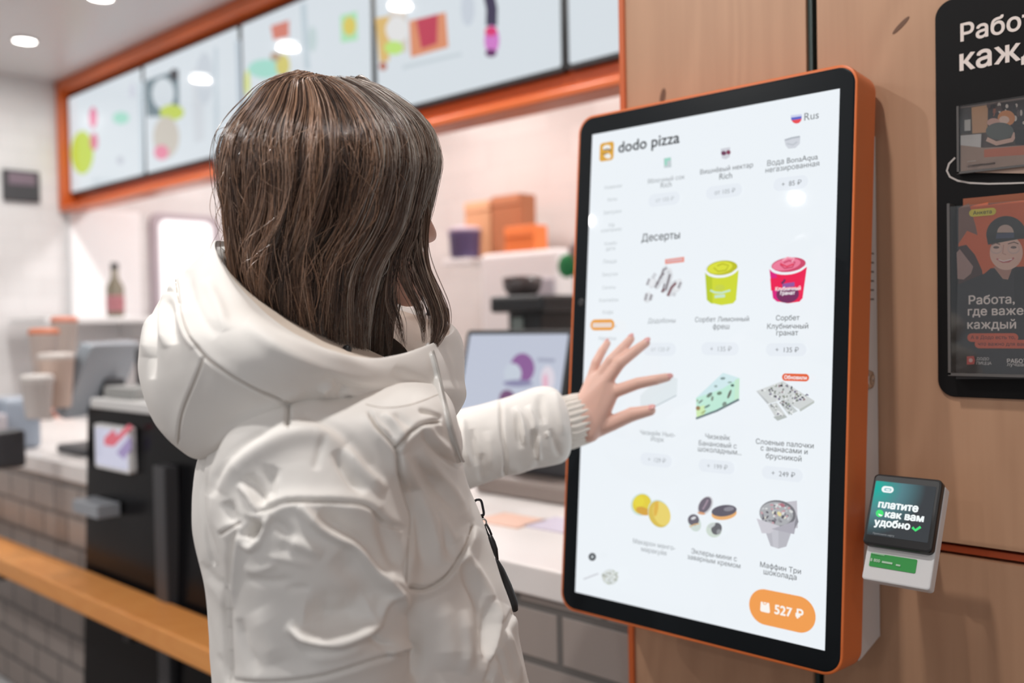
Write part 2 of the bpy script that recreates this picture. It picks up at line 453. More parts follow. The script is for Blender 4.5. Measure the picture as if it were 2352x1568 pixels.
f0.ell(278, 271, 19, 14, S(158, 214, 196)); f0.ell(304, 208, 6, 18, S(200, 204, 216)); f0.ell(276, 368, 8, 10, S(188, 194, 204)); f0.poly([(318, 190), (330, 186), (332, 395), (322, 398)], S(196, 208, 216))
f1 = tvs[1][2]
f1.poly([(333, 186), (410, 158), (412, 268), (338, 268)], S(112, 130, 138)); f1.ell(375, 215, 26, 36, S(208, 216, 222)); f1.ell(400, 172, 10, 14, S(60, 60, 66))
f1.ell(395, 258, 28, 18, S(190, 206, 90)); f1.ell(382, 315, 30, 48, S(196, 190, 180)); f1.ell(371, 350, 17, 17, S(222, 132, 158)); f1.poly([(440, 160), (468, 150), (470, 320), (446, 330)], S(204, 210, 216))
f1.ell(470, 180, 20, 60, S(196, 204, 212)); f1.poly([(492, 110), (500, 108), (503, 370), (494, 372)], S(190, 202, 210))
f2 = tvs[2][2]
f2.poly([(622, 60), (664, 46), (664, 84), (628, 92)], S(206, 124, 108)); f2.ell(610, 158, 40, 22, S(160, 214, 200)); f2.ell(650, 150, 16, 26, S(206, 196, 112)); f2.ell(633, 130, 12, 10, S(176, 150, 126))
f2.poly([(540, 95), (552, 92), (556, 250), (546, 252)], S(184, 196, 206)); f2.ell(568, 190, 6, 30, S(206, 214, 110)); f2.poly([(690, 10), (704, 6), (712, 160), (700, 160)], S(186, 200, 208))
f2.poly([(782, 36), (820, 26), (822, 92), (784, 98)], S(168, 220, 178)); f2.ell(803, 60, 15, 22, S(214, 196, 96)); f2.ell(718, 90, 10, 30, S(190, 206, 208))
f3 = tvs[3][2]
f3.poly([(862, 42), (896, 36), (894, 140), (872, 142)], S(214, 180, 112)); f3.poly([(894, 20), (934, 8), (936, 120), (894, 120)], S(206, 198, 190)); f3.ell(912, 68, 26, 30, S(222, 222, 222))
f3.poly([(940, 48), (1024, 28), (1030, 108), (944, 132)], S(214, 140, 104)); f3.poly([(956, 46), (1006, 32), (1004, 100), (968, 112)], S(186, 60, 84)); f3.ell(905, 110, 22, 16, S(186, 222, 120)); f3.ell(880, 152, 9, 10, S(176, 108, 88))
f3.line([(1119, -30), (1130, 20), (1129, 60)], 26, S(56, 50, 78)); f3.ell(1130, 92, 17, 34, S(204, 120, 196)); f3.ell(1128, 72, 14, 11, S(212, 52, 110)); f3.ell(1128, 122, 13, 9, S(96, 44, 96)); f3.ell(1075, 20, 16, 40, S(196, 204, 214))
f3.poly([(925, 150), (1060, 120), (1062, 128), (925, 160)], S(196, 206, 212))
for t, disp, fl in tvs[:4]: fl.build('menu_pictures', disp)

# ------------------------------------------------------------------ left wall: thermostat and the lit hatch window
P = at_X(47, 428, -5.45)
t = thing('wall_thermostat', 'small dark thermostat box on the white left wall', 'thermostat', (-5.45, P[1], P[2]-0.07))
box('housing', -5.45, -5.425, P[1]-0.095, P[1]+0.095, P[2]-0.085, P[2]+0.085, M_dark, t, 0.008)
box('face', -5.427, -5.421, P[1]-0.07, P[1]+0.07, P[2]+0.005, P[2]+0.07, mat('mauve_panel', lin((120, 104, 116)), 0.4), t, 0.002)
a = at_X(352, 500, -5.45); b = at_X(486, 660, -5.45)
def wall_slab(bm, y0, y1, z0, z1, r, x0, x1):
    M = Matrix(((0, -1, 0, 0), (1, 0, 0, 0), (0, 0, 1, 0), (0, 0, 0, 1)))
    add_slab(bm, rounded_outline(y0, y1, z0, z1, r), -x1, -x0, 0.004, M)
bm = bmesh.new(); wall_slab(bm, a[1]-0.03, b[1]+0.05, b[2]-0.35, a[2]+0.03, 0.06, -5.45, -5.42)
w = structure(from_bm('window_1', bm, mat('mauve_grey_frame', lin((176, 166, 174)), 0.4)))
bm = bmesh.new(); wall_slab(bm, a[1]+0.02, b[1]-0.005, b[2]-0.3, a[2]-0.01, 0.05, -5.43, -5.415)
from_bm('lit_pane', bm, mat('lit_window_pane', (0.8, 0.8, 0.8), 0.2, emit=(0.95, 0.98, 1.0), strength=0.75), w)
a = at_X(152, 478, -5.45); b = at_X(318, 700, -5.45)
cab = thing('white_wall_cabinet', 'tall white cabinet door panel on the left wall under the menu screens', 'cabinet', (-5.4, (a[1]+b[1])/2, 0))
box('door', -5.449, -5.40, a[1], b[1], 0.0, a[2], mat('bright_white_laminate', (0.86, 0.86, 0.87), 0.3), cab, 0.006)
box('handle', -5.40, -5.385, b[1]-0.07, b[1]-0.05, 1.2, 1.45, M_white, cab, 0.004)

# ------------------------------------------------------------------ counter
CT = 1.42-0.4430
M_top = mat('white_counter_top', (0.80, 0.76, 0.74), 0.3)
XC0, XC1 = -2.955, -1.83                                # black cabinet between the two counters
def counter(name, x0, x1, lab):
    t = thing(name, lab, 'counter', ((x0+x1)/2, WY+0.3, 0))
    box('tiled_front', x0, x1, WY+0.012, WY+0.045, 0.10, CT-0.055, M_tile, t)
    box('body', x0, x1, WY+0.045, WY+0.60, 0.0, CT-0.055, M_white, t)
    box('worktop', x0, x1, WY, WY+0.65, CT-0.055, CT, M_top, t, 0.004)
    return t
counter('service_counter', -5.44, XC0-0.004, 'white topped service counter with grey tiled front left of the black cabinet')
counter('service_counter', XC1+0.004, XL-0.012, 'white topped service counter with grey tiled front beside the kiosk')
zt = at_Y(330, 922, WY)[2]
cab = thing('black_display_cabinet', 'tall black glossy cabinet set into the counter behind the woman', 'cabinet', ((XC0+XC1)/2, WY+0.2, 0))
bm = bmesh.new(); add_box(bm, XC0, XC1, WY-0.012, WY+0.43, 0.12, zt-0.03)
for v in bm.verts:
    if v.co.y < WY and v.co.z < 0.5: v.co.y -= 0.045
from_bm('body', bm, M_gloss, cab)
box('plinth', XC0+0.02, XC1-0.02, WY+0.02, WY+0.42, 0.0, 0.12, M_black, cab)
box('top_ledge', XC0+0.06, XC1-0.02, WY-0.03, WY+0.43, zt-0.03, zt, mat('pale_ledge', (0.70, 0.69, 0.68), 0.3), cab, 0.004)
a = at_Y(397, 1040, WY-0.02); 
box('reflected_post', a[0]-0.035, a[0]+0.03, WY-0.062, WY-0.02, 0.13, zt-0.16, M_dark, cab, 0.004)  # reflection of a frame post on the gloss front, built as a solid bar
a = at_Y(210, 1160, WY-0.06)
box('grey_ledge', a[0]-0.04, a[0]+0.13, WY-0.10, WY-0.03, a[2]-0.02, a[2]+0.02, M_grey, cab, 0.004)  # small grey ledge on the cabinet front
fl = Flat((0, WY-0.018, 0), (1, 0, 0), (0, 0, 1))
pc = thing('advert_card', 'small lit advert card with red and violet picture on the black cabinet', 'sign', at_Y(270, 1070, WY-0.02))
q = [fl.loc(234, 970), fl.loc(314, 965), fl.loc(306, 1072), fl.loc(228, 1068)]
x0, x1, z0, z1 = q[0][0], q[1][0], q[3][1], q[0][1]
slab('card', rounded_outline(x0, x1, z0, z1, 0.01), WY-0.042, WY-0.022, M_white, pc, 0.002)
fl.O = np.array([0, WY-0.0425, 0.0])
fl.local(rounded_outline(x0+0.01, x1-0.01, z0+0.01, z1-0.01, 0.01), shown((196, 196, 214)))
fl.poly([(240, 1005), (262, 985), (268, 1000), (296, 974), (306, 980), (262, 1025), (240, 1022)], shown((206, 96, 110)))
fl.poly([(268, 1040), (300, 1000), (302, 1030), (285, 1055)], shown((150, 134, 176)))
fl.build('picture', pc)

# orange tray rail along the counter
rl = thing('tray_rail', 'long orange wooden tray rail along the front of the counter', 'rail', (-3.0, 1.18, 0.6))
M_rail = wood_material('orange_wood', lin((238, 168, 96)), lin((214, 134, 66)), False)
RZ = 1.42-0.738
box('plank', -5.44, -1.35, WY-0.175, WY-0.052, RZ-0.057, RZ, M_rail, rl, 0.005)
for x in (-5.2, -4.3, -3.4, -2.45, -1.55):
    box('bracket', x-0.02, x+0.02, WY-0.14, WY-0.053, RZ-0.10, RZ-0.057, M_black, rl, 0.003)

# ------------------------------------------------------------------ things on the right-hand counter and behind it
# customer monitor
m0 = thing('order_monitor', 'tilted white monitor with purple picture standing on the counter behind the woman\'s arm', 'monitor', (-1.57, 1.78, CT))
tilt = math.radians(14)
MM = Matrix.Translation((-1.62, 1.74, 1.275)) @ Matrix.Rotation(-tilt, 4, 'X')
slab('bezel', rounded_outline(-0.185, 0.185, -0.125, 0.125, 0.012), 0, 0.022, M_black, m0, 0.003, MM)
exm = np.array(MM.to_3x3() @ Vector((1, 0, 0))); ezm = np.array(MM.to_3x3() @ Vector((0, 0, 1))); nm = np.cross(exm, ezm)
O = np.array(MM.translation)
sm = slab('display', rounded_outline(-0.170, 0.170, -0.112, 0.112, 0.004), -0.0012, 0.002, shown((190, 196, 212)), m0, 0, MM)
fl = Flat(O+nm*0.0016, exm, ezm)
fl.ell(1200, 845, 28, 34, shown((140, 96, 150))); fl.ell(1178, 858, 20, 24, shown((196, 204, 216))); fl.ell(1190, 880, 34, 8, shown((140, 138, 170)))
fl.ell(1165, 915, 18, 20, shown((120, 84, 120))); fl.ell(1258, 870, 16, 30, shown((220, 212, 222))); fl.ell(1253, 880, 6, 22, shown((226, 176, 196))); fl.line([(1235, 826), (1275, 828)], 8, shown((160, 164, 184)))
fl.build('menu_picture', sm)
box('stand', -1.66, -1.46, 1.765, 1.85, CT+0.05, 1.20, M_dark, m0, 0.01)
box('foot', -1.72, -1.40, 1.70, 1.90, CT, CT+0.05, mat('taupe_plastic', lin((140, 128, 122)), 0.4), m0, 0.012)
# flyers on the counter
for i, (px, py, c, w_, d_, lab) in enumerate(((1172, 1195, (228, 190, 172), 0.13, 0.10, 'pale orange leaflet lying on the white counter top'),
                                              (1288, 1206, (206, 198, 214), 0.12, 0.11, 'pale lilac leaflet lying on the white counter top'))):
    P = at_Z(px, py, CT+0.001)
    tag(box('leaflet', P[0]-w_/2, P[0]+w_/2, P[1]-d_/2, P[1]+d_/2, CT+0.0003, CT+0.003, printed(c)), lab, 'leaflet', 'leaflets on the counter')
# back worktop and appliances
KB = thing('kitchen_worktop', 'white kitchen worktop along the tiled back wall', 'worktop', (-3.2, 3.4, 0))
box('body', -5.1, -0.7, 3.08, 3.695, 0, 0.90, M_white, KB); box('slab', -5.1, -0.7, 3.05, 3.699, 0.90, 0.94, M_top, KB, 0.004)
def back(px, py, Y): return at_Y(px, py, Y)
# white appliance carrying packaging
a = back(1108, 585, 3.3); b = back(1245, 760, 3.3)
ap = thing('white_appliance', 'white boxy kitchen appliance with packaging on its top', 'appliance', ((a[0]+b[0])/2, 3.35, 0.94))
box('housing', a[0], b[0]+0.12, 3.28, 3.62, 0.94, a[2], M_white, ap, 0.02)
box('grey_band', a[0]+0.22, b[0]+0.10, 3.268, 3.29, back(1200, 665, 3.3)[2]-0.03, back(1200, 642, 3.3)[2], mat('grey_band', lin((170, 168, 176)), 0.4), ap, 0.006)
TOPZ = a[2]
def carton(name, px0, px1, py0, Y, d, color, lab, lid=None, face=None):
    p0 = back(px0, py0, Y); p1 = back(px1, py0, Y)
    t = thing(name, lab, 'box', ((p0[0]+p1[0])/2, Y+d/2, TOPZ), group='packaging on the white appliance')
    box('carton', p0[0], p1[0], Y, Y+d, TOPZ, p0[2], printed(color), t, 0.006)
    box('flap', p0[0]+0.004, p1[0]-0.004, Y-0.004, Y+0.002, p0[2]-0.05, p0[2]-0.004, printed(tuple(min(255, c+14) for c in color)), t, 0.001)
    return t
carton('cardboard_box', 1128, 1194, 452, 3.42, 0.12, (176, 112, 76), 'tall brown cardboard box at the back of the packaging pile')
carton('cardboard_box', 1066, 1126, 466, 3.43, 0.11, (212, 160, 120), 'tan cardboard box with a pinkish side beside the tall brown one')
carton('cardboard_box', 1158, 1226, 522, 3.30, 0.10, (238, 128, 64), 'low bright orange box in front of the brown box')
t = thing('purple_tub', 'purple tub leaning beside the packaging boxes', 'tub', tuple(back(1075, 590, 3.36)))
p = back(1078, 592, 3.36)
box('shelf_bracket', p[0]-0.18, p[0]+0.02, 3.34, 3.66, p[2]-0.03, p[2], M_white, t, 0.004)
lathe('tub', [(0.07, 0.0), (0.085, 0.02), (0.09, 0.12), (0.094, 0.125), (0.094, 0.14)], (p[0]-0.08, 3.42, p[2]), printed((98, 86, 128)), t)
lathe('lid', [(0.096, 0.14), (0.096, 0.155), (0.06, 0.165), (0.015, 0.17)], (p[0]-0.08, 3.42, p[2]), printed((196, 180, 196)), t)
# dark coffee grinder / machine
a = back(1150, 700, 2.5); b = back(1262, 775, 2.5)
g = thing('coffee_machine', 'black coffee machine seen above the monitor', 'coffee machine', ((a[0]+b[0])/2, 2.6, CT))
box('body', a[0]+0.03, b[0]-0.05, 2.5, 2.72, CT, a[2]+0.02, M_black, g, 0.015)
box('hood', a[0], b[0]+0.02, 2.44, 2.74, a[2]-0.03, a[2]+0.03, M_black, g, 0.012)
box('front_plate', a[0]+0.06, b[0]-0.12, 2.492, 2.502, back(1200, 768, 2.5)[2], back(1200, 728, 2.5)[2], mat('sage_grey', lin((128, 138, 134)), 0.3), g, 0.004)
lathe('hopper', [(0.05, 0.03), (0.07, 0.06), (0.075, 0.10), (0.05, 0.105)], ((a[0]+b[0])/2-0.08, 2.58, a[2]), mat('smoked_plastic', lin((90, 84, 84)), 0.25), g)
box('stand', a[0]-0.03, b[0]+0.05, 2.42, 2.78, 0.0, CT, M_white, g, 0.01)
# green capped dispenser at the kiosk's edge
p = back(1292, 628, 2.9)
d = thing('syrup_dispenser', 'dark dispenser with green badge beside the kiosk\'s left edge', 'dispenser', (p[0]+0.05, 2.95, 0.94))
lathe('flask', [(0.09, 0.0), (0.09, p[2]-0.94-0.02), (0.10, p[2]-0.92), (0.11, p[2]-0.94+0.10), (0.06, p[2]-0.94+0.17), (0.02, p[2]-0.94+0.18)], (p[0]+0.09, 3.0, 0.94), mat('grey_smoke', lin((120, 112, 112)), 0.3), d)
M2 = Matrix.Translation((p[0]+0.02, 2.905, p[2]+0.03)) @ Matrix.Rotation(math.radians(90), 4, 'X')
lathe('badge', [(0.045, -0.01), (0.048, 0.0), (0.04, 0.006), (0.01, 0.008)], (0, 0, 0), printed((24, 140, 78)), d, 24, M2)
# grey shelf board on the back wall
a = back(1180, 668, 3.69)

# ------------------------------------------------------------------ things on the left counter
def cz(px, py): return at_Z(px, py, CT)
m1 = thing('point_of_sale_terminal', 'grey and black cash terminal turned away on the left counter', 'cash terminal', (-3.1, 1.85, CT))
O = at(215, 905, 3.32)
MM = Matrix.Translation((O[0], O[1], 1.255)) @ Matrix.Rotation(math.radians(-52), 4, 'Z') @ Matrix.Rotation(math.radians(-24), 4, 'X')
slab('screen_back', rounded_outline(-0.17, 0.17, -0.13, 0.13, 0.015), 0, 0.03, mat('slate_plastic', lin((158, 166, 174)), 0.35), m1, 0.004, MM)
slab('screen_rim', rounded_outline(-0.175, 0.175, -0.135, 0.135, 0.018), 0.02, 0.045, mat('slate_plastic'), m1, 0.003, MM)
box('neck', O[0]-0.05, O[0]+0.04, O[1]+0.02, O[1]+0.10, CT+0.02, 1.24, M_dark, m1, 0.01)
box('base', O[0]-0.14, O[0]+0.10, O[1]-0.08, O[1]+0.14, CT, CT+0.03, M_dark, m1, 0.01)
P = np.array([-2.85, 1.40, zt])
pr = thing('receipt_printer', 'black receipt printer on the pale ledge of the black cabinet', 'printer', (P[0], WY+0.15, zt))
box('body', P[0]-0.09, P[0]+0.14, WY+0.13, WY+0.29, zt, zt+0.15, M_dark, pr, 0.015)
box('paper_slot', P[0]-0.05, P[0]+0.09, WY+0.125, WY+0.14, zt+0.09, zt+0.115, M_black, pr, 0.002)
box('tray', P[0]-0.02, P[0]+0.18, WY+0.0, WY+0.12, zt, zt+0.035, mat('grey_tray', lin((150, 150, 148)), 0.4), pr, 0.006)
# bottle
P = at_X(266, 728, -5.0)
bt = thing('sauce_bottle', 'slim dark bottle with red label on the shelf by the white cabinet', 'bottle', tuple(P))
lathe('glass', [(0.04, 0), (0.045, 0.01), (0.045, 0.16), (0.02, 0.21), (0.018, 0.26)], P, mat('olive_bottle', lin((120, 112, 96)), 0.2), bt)
lathe('cap', [(0.021, 0.26), (0.021, 0.29), (0.008, 0.293)], P, M_dark, bt)
lathe('label', [(0.0462, 0.03), (0.0465, 0.035), (0.0465, 0.11), (0.0462, 0.115)], P, printed((168, 110, 116)), bt)
sh = thing('wall_shelf', 'white shelf board under the dark bottle on the left wall', 'shelf', (-5.2, P[1], P[2]-0.03))
box('board', -5.40, -4.9, P[1]-0.4, P[1]+0.5, P[2]-0.03, P[2], M_white, sh, 0.003)
box('bracket', -5.40, -4.95, P[1]+0.2, P[1]+0.22, P[2]-0.12, P[2]-0.03, M_white, sh, 0.003)
# paper cups, bags and sauces
def cup(px, py, d, h, c, lid, lab, wide=1.0):
    p = at(px, py, d); p[2] = max(p[2], CT)
    t = thing('paper_cup', lab, 'cup', tuple(p), group='cups and packs on the left counter')
    r = h*0.33*wide
    lathe('cup', [(r*0.75, 0), (r*0.78, 0.004), (r, h), (r*1.05, h+0.003), (r*1.05, h+0.009)], p, printed(c), t)
    lathe('lid', [(r*1.07, h+0.009), (r*1.07, h+0.02), (r*0.9, h+0.03), (r*0.2, h+0.031)], p, printed(lid), t)
cup(104, 868, 3.2, 0.14, (214, 198, 190), (222, 138, 106), 'pale paper cup with orange lid, topmost on the left counter')
cup(150, 828, 3.4, 0.13, (216, 200, 190), (232, 150, 126), 'pale paper cup with pink orange lid beside the cash terminal')
cup(88, 960, 3.0, 0.11, (214, 206, 202), (216, 210, 206), 'white paper cup standing nearest the counter edge', 1.3)
cup(132, 935, 3.1, 0.15, (220, 196, 182), (216, 206, 200), 'beige paper cup in front of the cash terminal', 1.1)
def pack(name, px, py, w_, d_, h, c, lab):
    p = cz(px, py)
    t = thing(name, lab, 'food pack', (p[0], p[1], CT), group='cups and packs on the left counter')
    box('tray', p[0]-w_/2, p[0]+w_/2, p[1]-d_/2, p[1]+d_/2, CT, CT+h, printed(c), t, h*0.2)
    box('lid', p[0]-w_/2*0.96, p[0]+w_/2*0.96, p[1]-d_/2*0.96, p[1]+d_/2*0.96, CT+h, CT+h+0.008, printed(tuple(min(255, v+20) for v in c)), t, 0.003)
pack('food_carton', 70, 962, 0.13, 0.12, 0.035, (206, 112, 80), 'flat orange carton lying at the front of the left counter')
pack('food_carton', 142, 955, 0.10, 0.10, 0.03, (222, 146, 122), 'small pink orange carton lying by the black cabinet')
pack('sauce_dish', 108, 962, 0.05, 0.05, 0.03, (110, 96, 90), 'small brown sauce dish between the two orange cartons')
p = at(30, 860, 3.5); p[2] = CT
t = thing('napkin_dispenser', 'blue grey napkin dispenser at the far left of the counter', 'dispenser', tuple(p))
box('body', p[0]-0.12, p[0]+0.08, p[1]-0.07, p[1]+0.07, CT, CT+0.19, mat('blue_grey_plastic', lin((160, 170, 184)), 0.35), t, 0.02)
box('napkins', p[0]-0.05, p[0]+0.11, p[1]-0.09, p[1]-0.06, CT+0.05, CT+0.14, printed((206, 200, 206)), t, 0.01)
p = at(2, 905, 3.0); p[2] = CT
t = thing('card_reader', 'small dark card reader cut by the left edge of the photo', 'card reader', tuple(p))
box('body', p[0]-0.05, p[0]+0.035, p[1]-0.06, p[1]+0.06, CT, CT+0.12, M_dark, t, 0.01)
box('keypad', p[0]-0.035, p[0]+0.02, p[1]-0.063, p[1]-0.058, CT+0.02, CT+0.07, M_grey, t, 0.001)
p = cz(120, 985)
# small bin under the counter at lower left
p = at_Z(40, 1560, 0.0)

# ------------------------------------------------------------------ the ordering kiosk
KT = 0.08715828                                         # leans back five degrees
KC = np.array([-0.70660754, 1.14025972, 1.42-0.06525523])
KR = Matrix.Rotation(-KT, 3, 'X')
kiosk = thing('self_order_kiosk', 'tall orange and black ordering kiosk with a lit white dessert menu', 'ordering kiosk', KC, KR)
KM = Matrix.Translation(Vector(KC)) @ KR.to_4x4()
kx = np.array([1.0, 0, 0]); kz = np.array([0, math.sin(KT), math.cos(KT)]); kn = np.array([0, -math.cos(KT), math.sin(KT)])
def kiosk_point(px, py, c=0.0):                         # the point c in front of the glass
    return at_plane(px, py, KC+kn*c, kn)
OX0, OX1, OZ0, OZ1 = -0.2255, 0.2205, -0.3815, 0.3825
slab('housing', rounded_outline(OX0-0.0035, OX1+0.0015, OZ0-0.0035, OZ1+0.0035, 0.027, 12), 0.001, 0.058, mat('kiosk_orange', lin((226, 116, 56)), 0.35), kiosk, 0.002, KM)
slab('bezel', rounded_outline(OX0, OX1-0.001, OZ0, OZ1, 0.024, 12), 0.0, 0.006, mat('black_bezel_glass', (0.010, 0.0125, 0.015), 0.3, 0, 0.10), kiosk, 0.0025, KM)
SX, SZ = 0.1993, 0.3543
WHITE = (236, 242, 247)
scr = slab('screen', [(SX, SZ), (-SX, SZ), (-SX, -SZ), (SX, -SZ)], -0.0003, 0.003, shown(WHITE), kiosk, 0, KM)
k = Flat(KC, kx, kz)
C = shown
def grey(v): return C((int(v*0.97), v, min(255, v+4)))
G1, G2, G3, G4 = grey(92), grey(120), grey(160), grey(190)
PILL = C((230, 236, 243))
# pictures ------------------------------------------------------------
# logo tile
q0 = k.loc(1378, 347)[0]; q1 = k.loc(1410, 347)[0]; zc = k.loc(1394, 348)[1]
k.local(rounded_outline(q0, q1, zc-0.0145, zc+0.0145, 0.005), C((222, 168, 66)))
k.ell(1394, 339, 9, 6, C((240, 240, 238)), -12); k.line([(1388, 345), (1396, 342), (1404, 346)], 3, C((96, 92, 86))); k.ell(1396, 358, 8, 6, C((240, 238, 232)), 20); k.line([(1384, 352), (1390, 355), (1396, 351)], 2.2, C((120, 92, 50)))
# flag
k.poly([(1817, 265), (1842, 262), (1842, 271), (1817, 274)], C((196, 200, 232)))
k.ell(1829.5, 270, 12.5, 14, C((232, 78, 84)), -6, 10, 170); k.poly([(1817, 270), (1842, 266.5), (1841, 273), (1819, 276.5)], C((92, 104, 200))); k.poly([(1817, 265), (1842, 262), (1842, 267), (1817, 270.5)], C((206, 210, 236)))
# drinks, seen only at their lower ends
k.poly([(1525, 364), (1542, 361), (1543, 384), (1526, 386)], C((196, 206, 210))); k.poly([(1527, 364), (1541, 362), (1541, 368), (1533, 370), (1533, 380), (1527, 380)], C((156, 214, 196)))
k.poly([(1656, 342), (1678, 338), (1677, 360), (1668, 366), (1659, 364)], C((206, 208, 216))); k.ell(1663, 352, 6, 5, C((112, 66, 92))); k.ell(1674, 350, 5, 5, C((132, 60, 84)))
k.poly([(1802, 320), (1839, 313), (1838, 330), (1828, 340), (1812, 342), (1805, 334)], C((208, 212, 220))); k.line([(1804, 322), (1820, 317), (1838, 314)], 4, C((178, 184, 192))); k.line([(1808, 330), (1822, 333), (1832, 326)], 3, C((188, 194, 202)))
# striped buns
for x, y, a, b_, r in ((1527, 632, 9, 20, 20), (1514, 650, 8, 16, 25), (1500, 650, 7, 13, 20), (1534, 655, 9, 18, 18), (1547, 664, 9, 18, 25), (1558, 656, 9, 17, 20), (1489, 683, 9, 13, 15), (1540, 630, 7, 15, -5)):
    k.ell(x, y, a, b_, C((222, 225, 229)), r); k.ell(x-1, y-2, a*.7, b_*.75, C((232, 234, 238)), r)
for pts, w_ in (([(1520, 640), (1527, 618), (1535, 614)], 5), ([(1512, 655), (1520, 634), (1528, 626)], 4), ([(1507, 662), (1514, 646)], 4), ([(1530, 668), (1538, 640), (1541, 628)], 5), ([(1524, 672), (1530, 650)], 4),
                ([(1542, 665), (1550, 650), (1556, 646)], 4), ([(1536, 680), (1545, 660), (1551, 652)], 5), ([(1488, 655), (1494, 640)], 3), ([(1484, 690), (1488, 674)], 4), ([(1495, 690), (1499, 676)], 4),
                ([(1560, 662), (1566, 648)], 4), ([(1500, 640), (1508, 628)], 3), ([(1548, 680), (1552, 672)], 4), ([(1536, 622), (1542, 632)], 3)):
    k.line(pts, w_+5, C((208, 211, 216)))
for pts, w_ in (([(1519, 640), (1526, 620), (1533, 616)], 3), ([(1511, 655), (1519, 636), (1527, 628)], 3), ([(1507, 661), (1513, 646)], 3), ([(1531, 666), (1538, 642), (1541, 630)], 4), ([(1523, 671), (1529, 652)], 3),
                ([(1484, 690), (1488, 674)], 2.5), ([(1495, 690), (1499, 676)], 3), ([(1560, 662), (1566, 648)], 2.5), ([(1488, 655), (1494, 640)], 2)):
    k.line(pts, w_, C((122, 112, 118)))
k.line([(1536, 680), (1545, 660), (1555, 650)], 5, C((124, 76, 82))); k.line([(1522, 671), (1529, 664)], 5, C((118, 84, 90)))
k.poly([(1530, 596), (1574, 590), (1574, 602), (1530, 607)], C((232, 146, 130))); k.poly([(1533, 598), (1570, 593), (1570, 599), (1533, 603)], C((222, 178, 180)))
# two cups
def menu_cup(cx, top, body, body2, cream, cream2, rx, x0, x1, b0, b1, bot):
    k.poly([(x0, top+8), (x1, top+2), (b1, bot-8), (b1-7, bot), ((b0+b1)/2, bot+4), (b0+8, bot-1), (b0, bot-8)], C(body))
    k.poly([(x0, top+8), (x0+16, top+14), (b0+13, bot+1), (b0+8, bot-1), (b0, bot-8)], C(body2))
    k.ell(cx, top, rx, 20, C((226, 234, 240)), -7)
    k.ell(cx+1, top-2.5, rx-3.5, 16.5, C(cream2), -7)
    k.ell(cx-4, top-3, rx-10, 13, C(cream), -10)
    k.line([(cx-rx+1, top+5), (cx-rx*.7, top+13), (cx-rx*.3, top+17.5), (cx+rx*.15, top+17), (cx+rx*.6, top+11), (cx+rx-1, top)], 5, C((240, 244, 248)))
    k.line([(cx-18, top-3), (cx-8, top+6), (cx+10, top+3), (cx+16, top-8), (cx+2, top-12), (cx-10, top-7)], 3.5, C(cream2))
menu_cup(1660, 618, (206, 216, 48), (186, 202, 40), (218, 222, 60), (188, 190, 36), 39, 1622, 1699, 1626, 1693, 697)
k.ell(1656, 661, 12, 7, C((198, 210, 70)), -4); k.line([(1634, 667), (1645, 672), (1660, 673), (1680, 667)], 4.5, C((196, 228, 206))); k.poly([(1644, 678), (1668, 676), (1668, 683), (1644, 685)], C((198, 226, 204)))
menu_cup(1813, 611, (236, 36, 84), (220, 40, 128), (236, 126, 156), (206, 74, 108), 43, 1770, 1856, 1778, 1846, 693)
k.ell(1812, 676, 26, 20, C((120, 50, 96)), -6); k.poly([(1772, 640), (1850, 632), (1848, 660), (1774, 668)], C((236, 36, 84)))
k.poly([(1800, 652), (1828, 648), (1828, 658), (1800, 662)], C((150, 90, 160))); k.line([(1798, 652), (1804, 646), (1806, 642)], 5, C((110, 50, 96)))
k.text('Клубничный', 1784, 1842, 664, C((246, 240, 244)), 0.03, hfix=1.2); k.text('гранат', 1795, 1829, 675, C((246, 240, 244)), 0.03)
k.line([(1800, 599), (1812, 592), (1828, 594), (1822, 602)], 4, C((244, 168, 186))); k.line([(1795, 606), (1810, 613), (1826, 607)], 3.5, C((224, 64, 92)))
# pale cheesecake slice by the fingers
k.poly([(1474, 908), (1530, 855), (1560, 870), (1558, 908), (1502, 938), (1474, 930)], C((224, 232, 236))); k.line([(1503, 936), (1530, 922), (1557, 908)], 2.5, C((188, 198, 204)))
# green cheesecake
k.poly([(1602, 914), (1664, 856), (1702, 868), (1701, 918), (1604, 962)], C((190, 232, 214)))
k.poly([(1602, 914), (1664, 856), (1702, 868), (1662, 893)], C((208, 232, 236))); k.poly([(1692, 872), (1702, 868), (1701, 915), (1690, 920)], C((196, 232, 206))); k.poly([(1602, 936), (1622, 930), (1622, 954), (1604, 962)], C((206, 234, 178)))
k.line([(1602, 961), (1650, 943), (1701, 917)], 5, C((104, 122, 126)))
for x, y, a, b, r, c in ((1633, 907, 8, 4, -40, (112, 130, 120)), (1656, 903, 6, 4, -15, (110, 134, 116)), (1679, 905, 3, 11, 22, (106, 112, 104)), (1686, 885, 4, 3, 0, (72, 96, 90)), (1607, 937, 5, 5, 0, (150, 122, 84)),
                         (1628, 933, 8, 2.4, -28, (104, 130, 122)), (1613, 922, 7, 2, -40, (116, 132, 126)), (1664, 869, 6, 3, -5, (130, 152, 152)), (1680, 878, 5, 2, -5, (142, 170, 160)), (1648, 887, 4, 3, 0, (156, 176, 176)), (1668, 928, 5, 6, 30, (126, 146, 136)), (1606, 920, 2, 3, 0, (150, 160, 140)), (1640, 915, 3, 6, 10, (132, 150, 138)), (1620, 946, 7, 2, -35, (160, 178, 120))):
    k.ell(x, y, a, b, C(c), r)
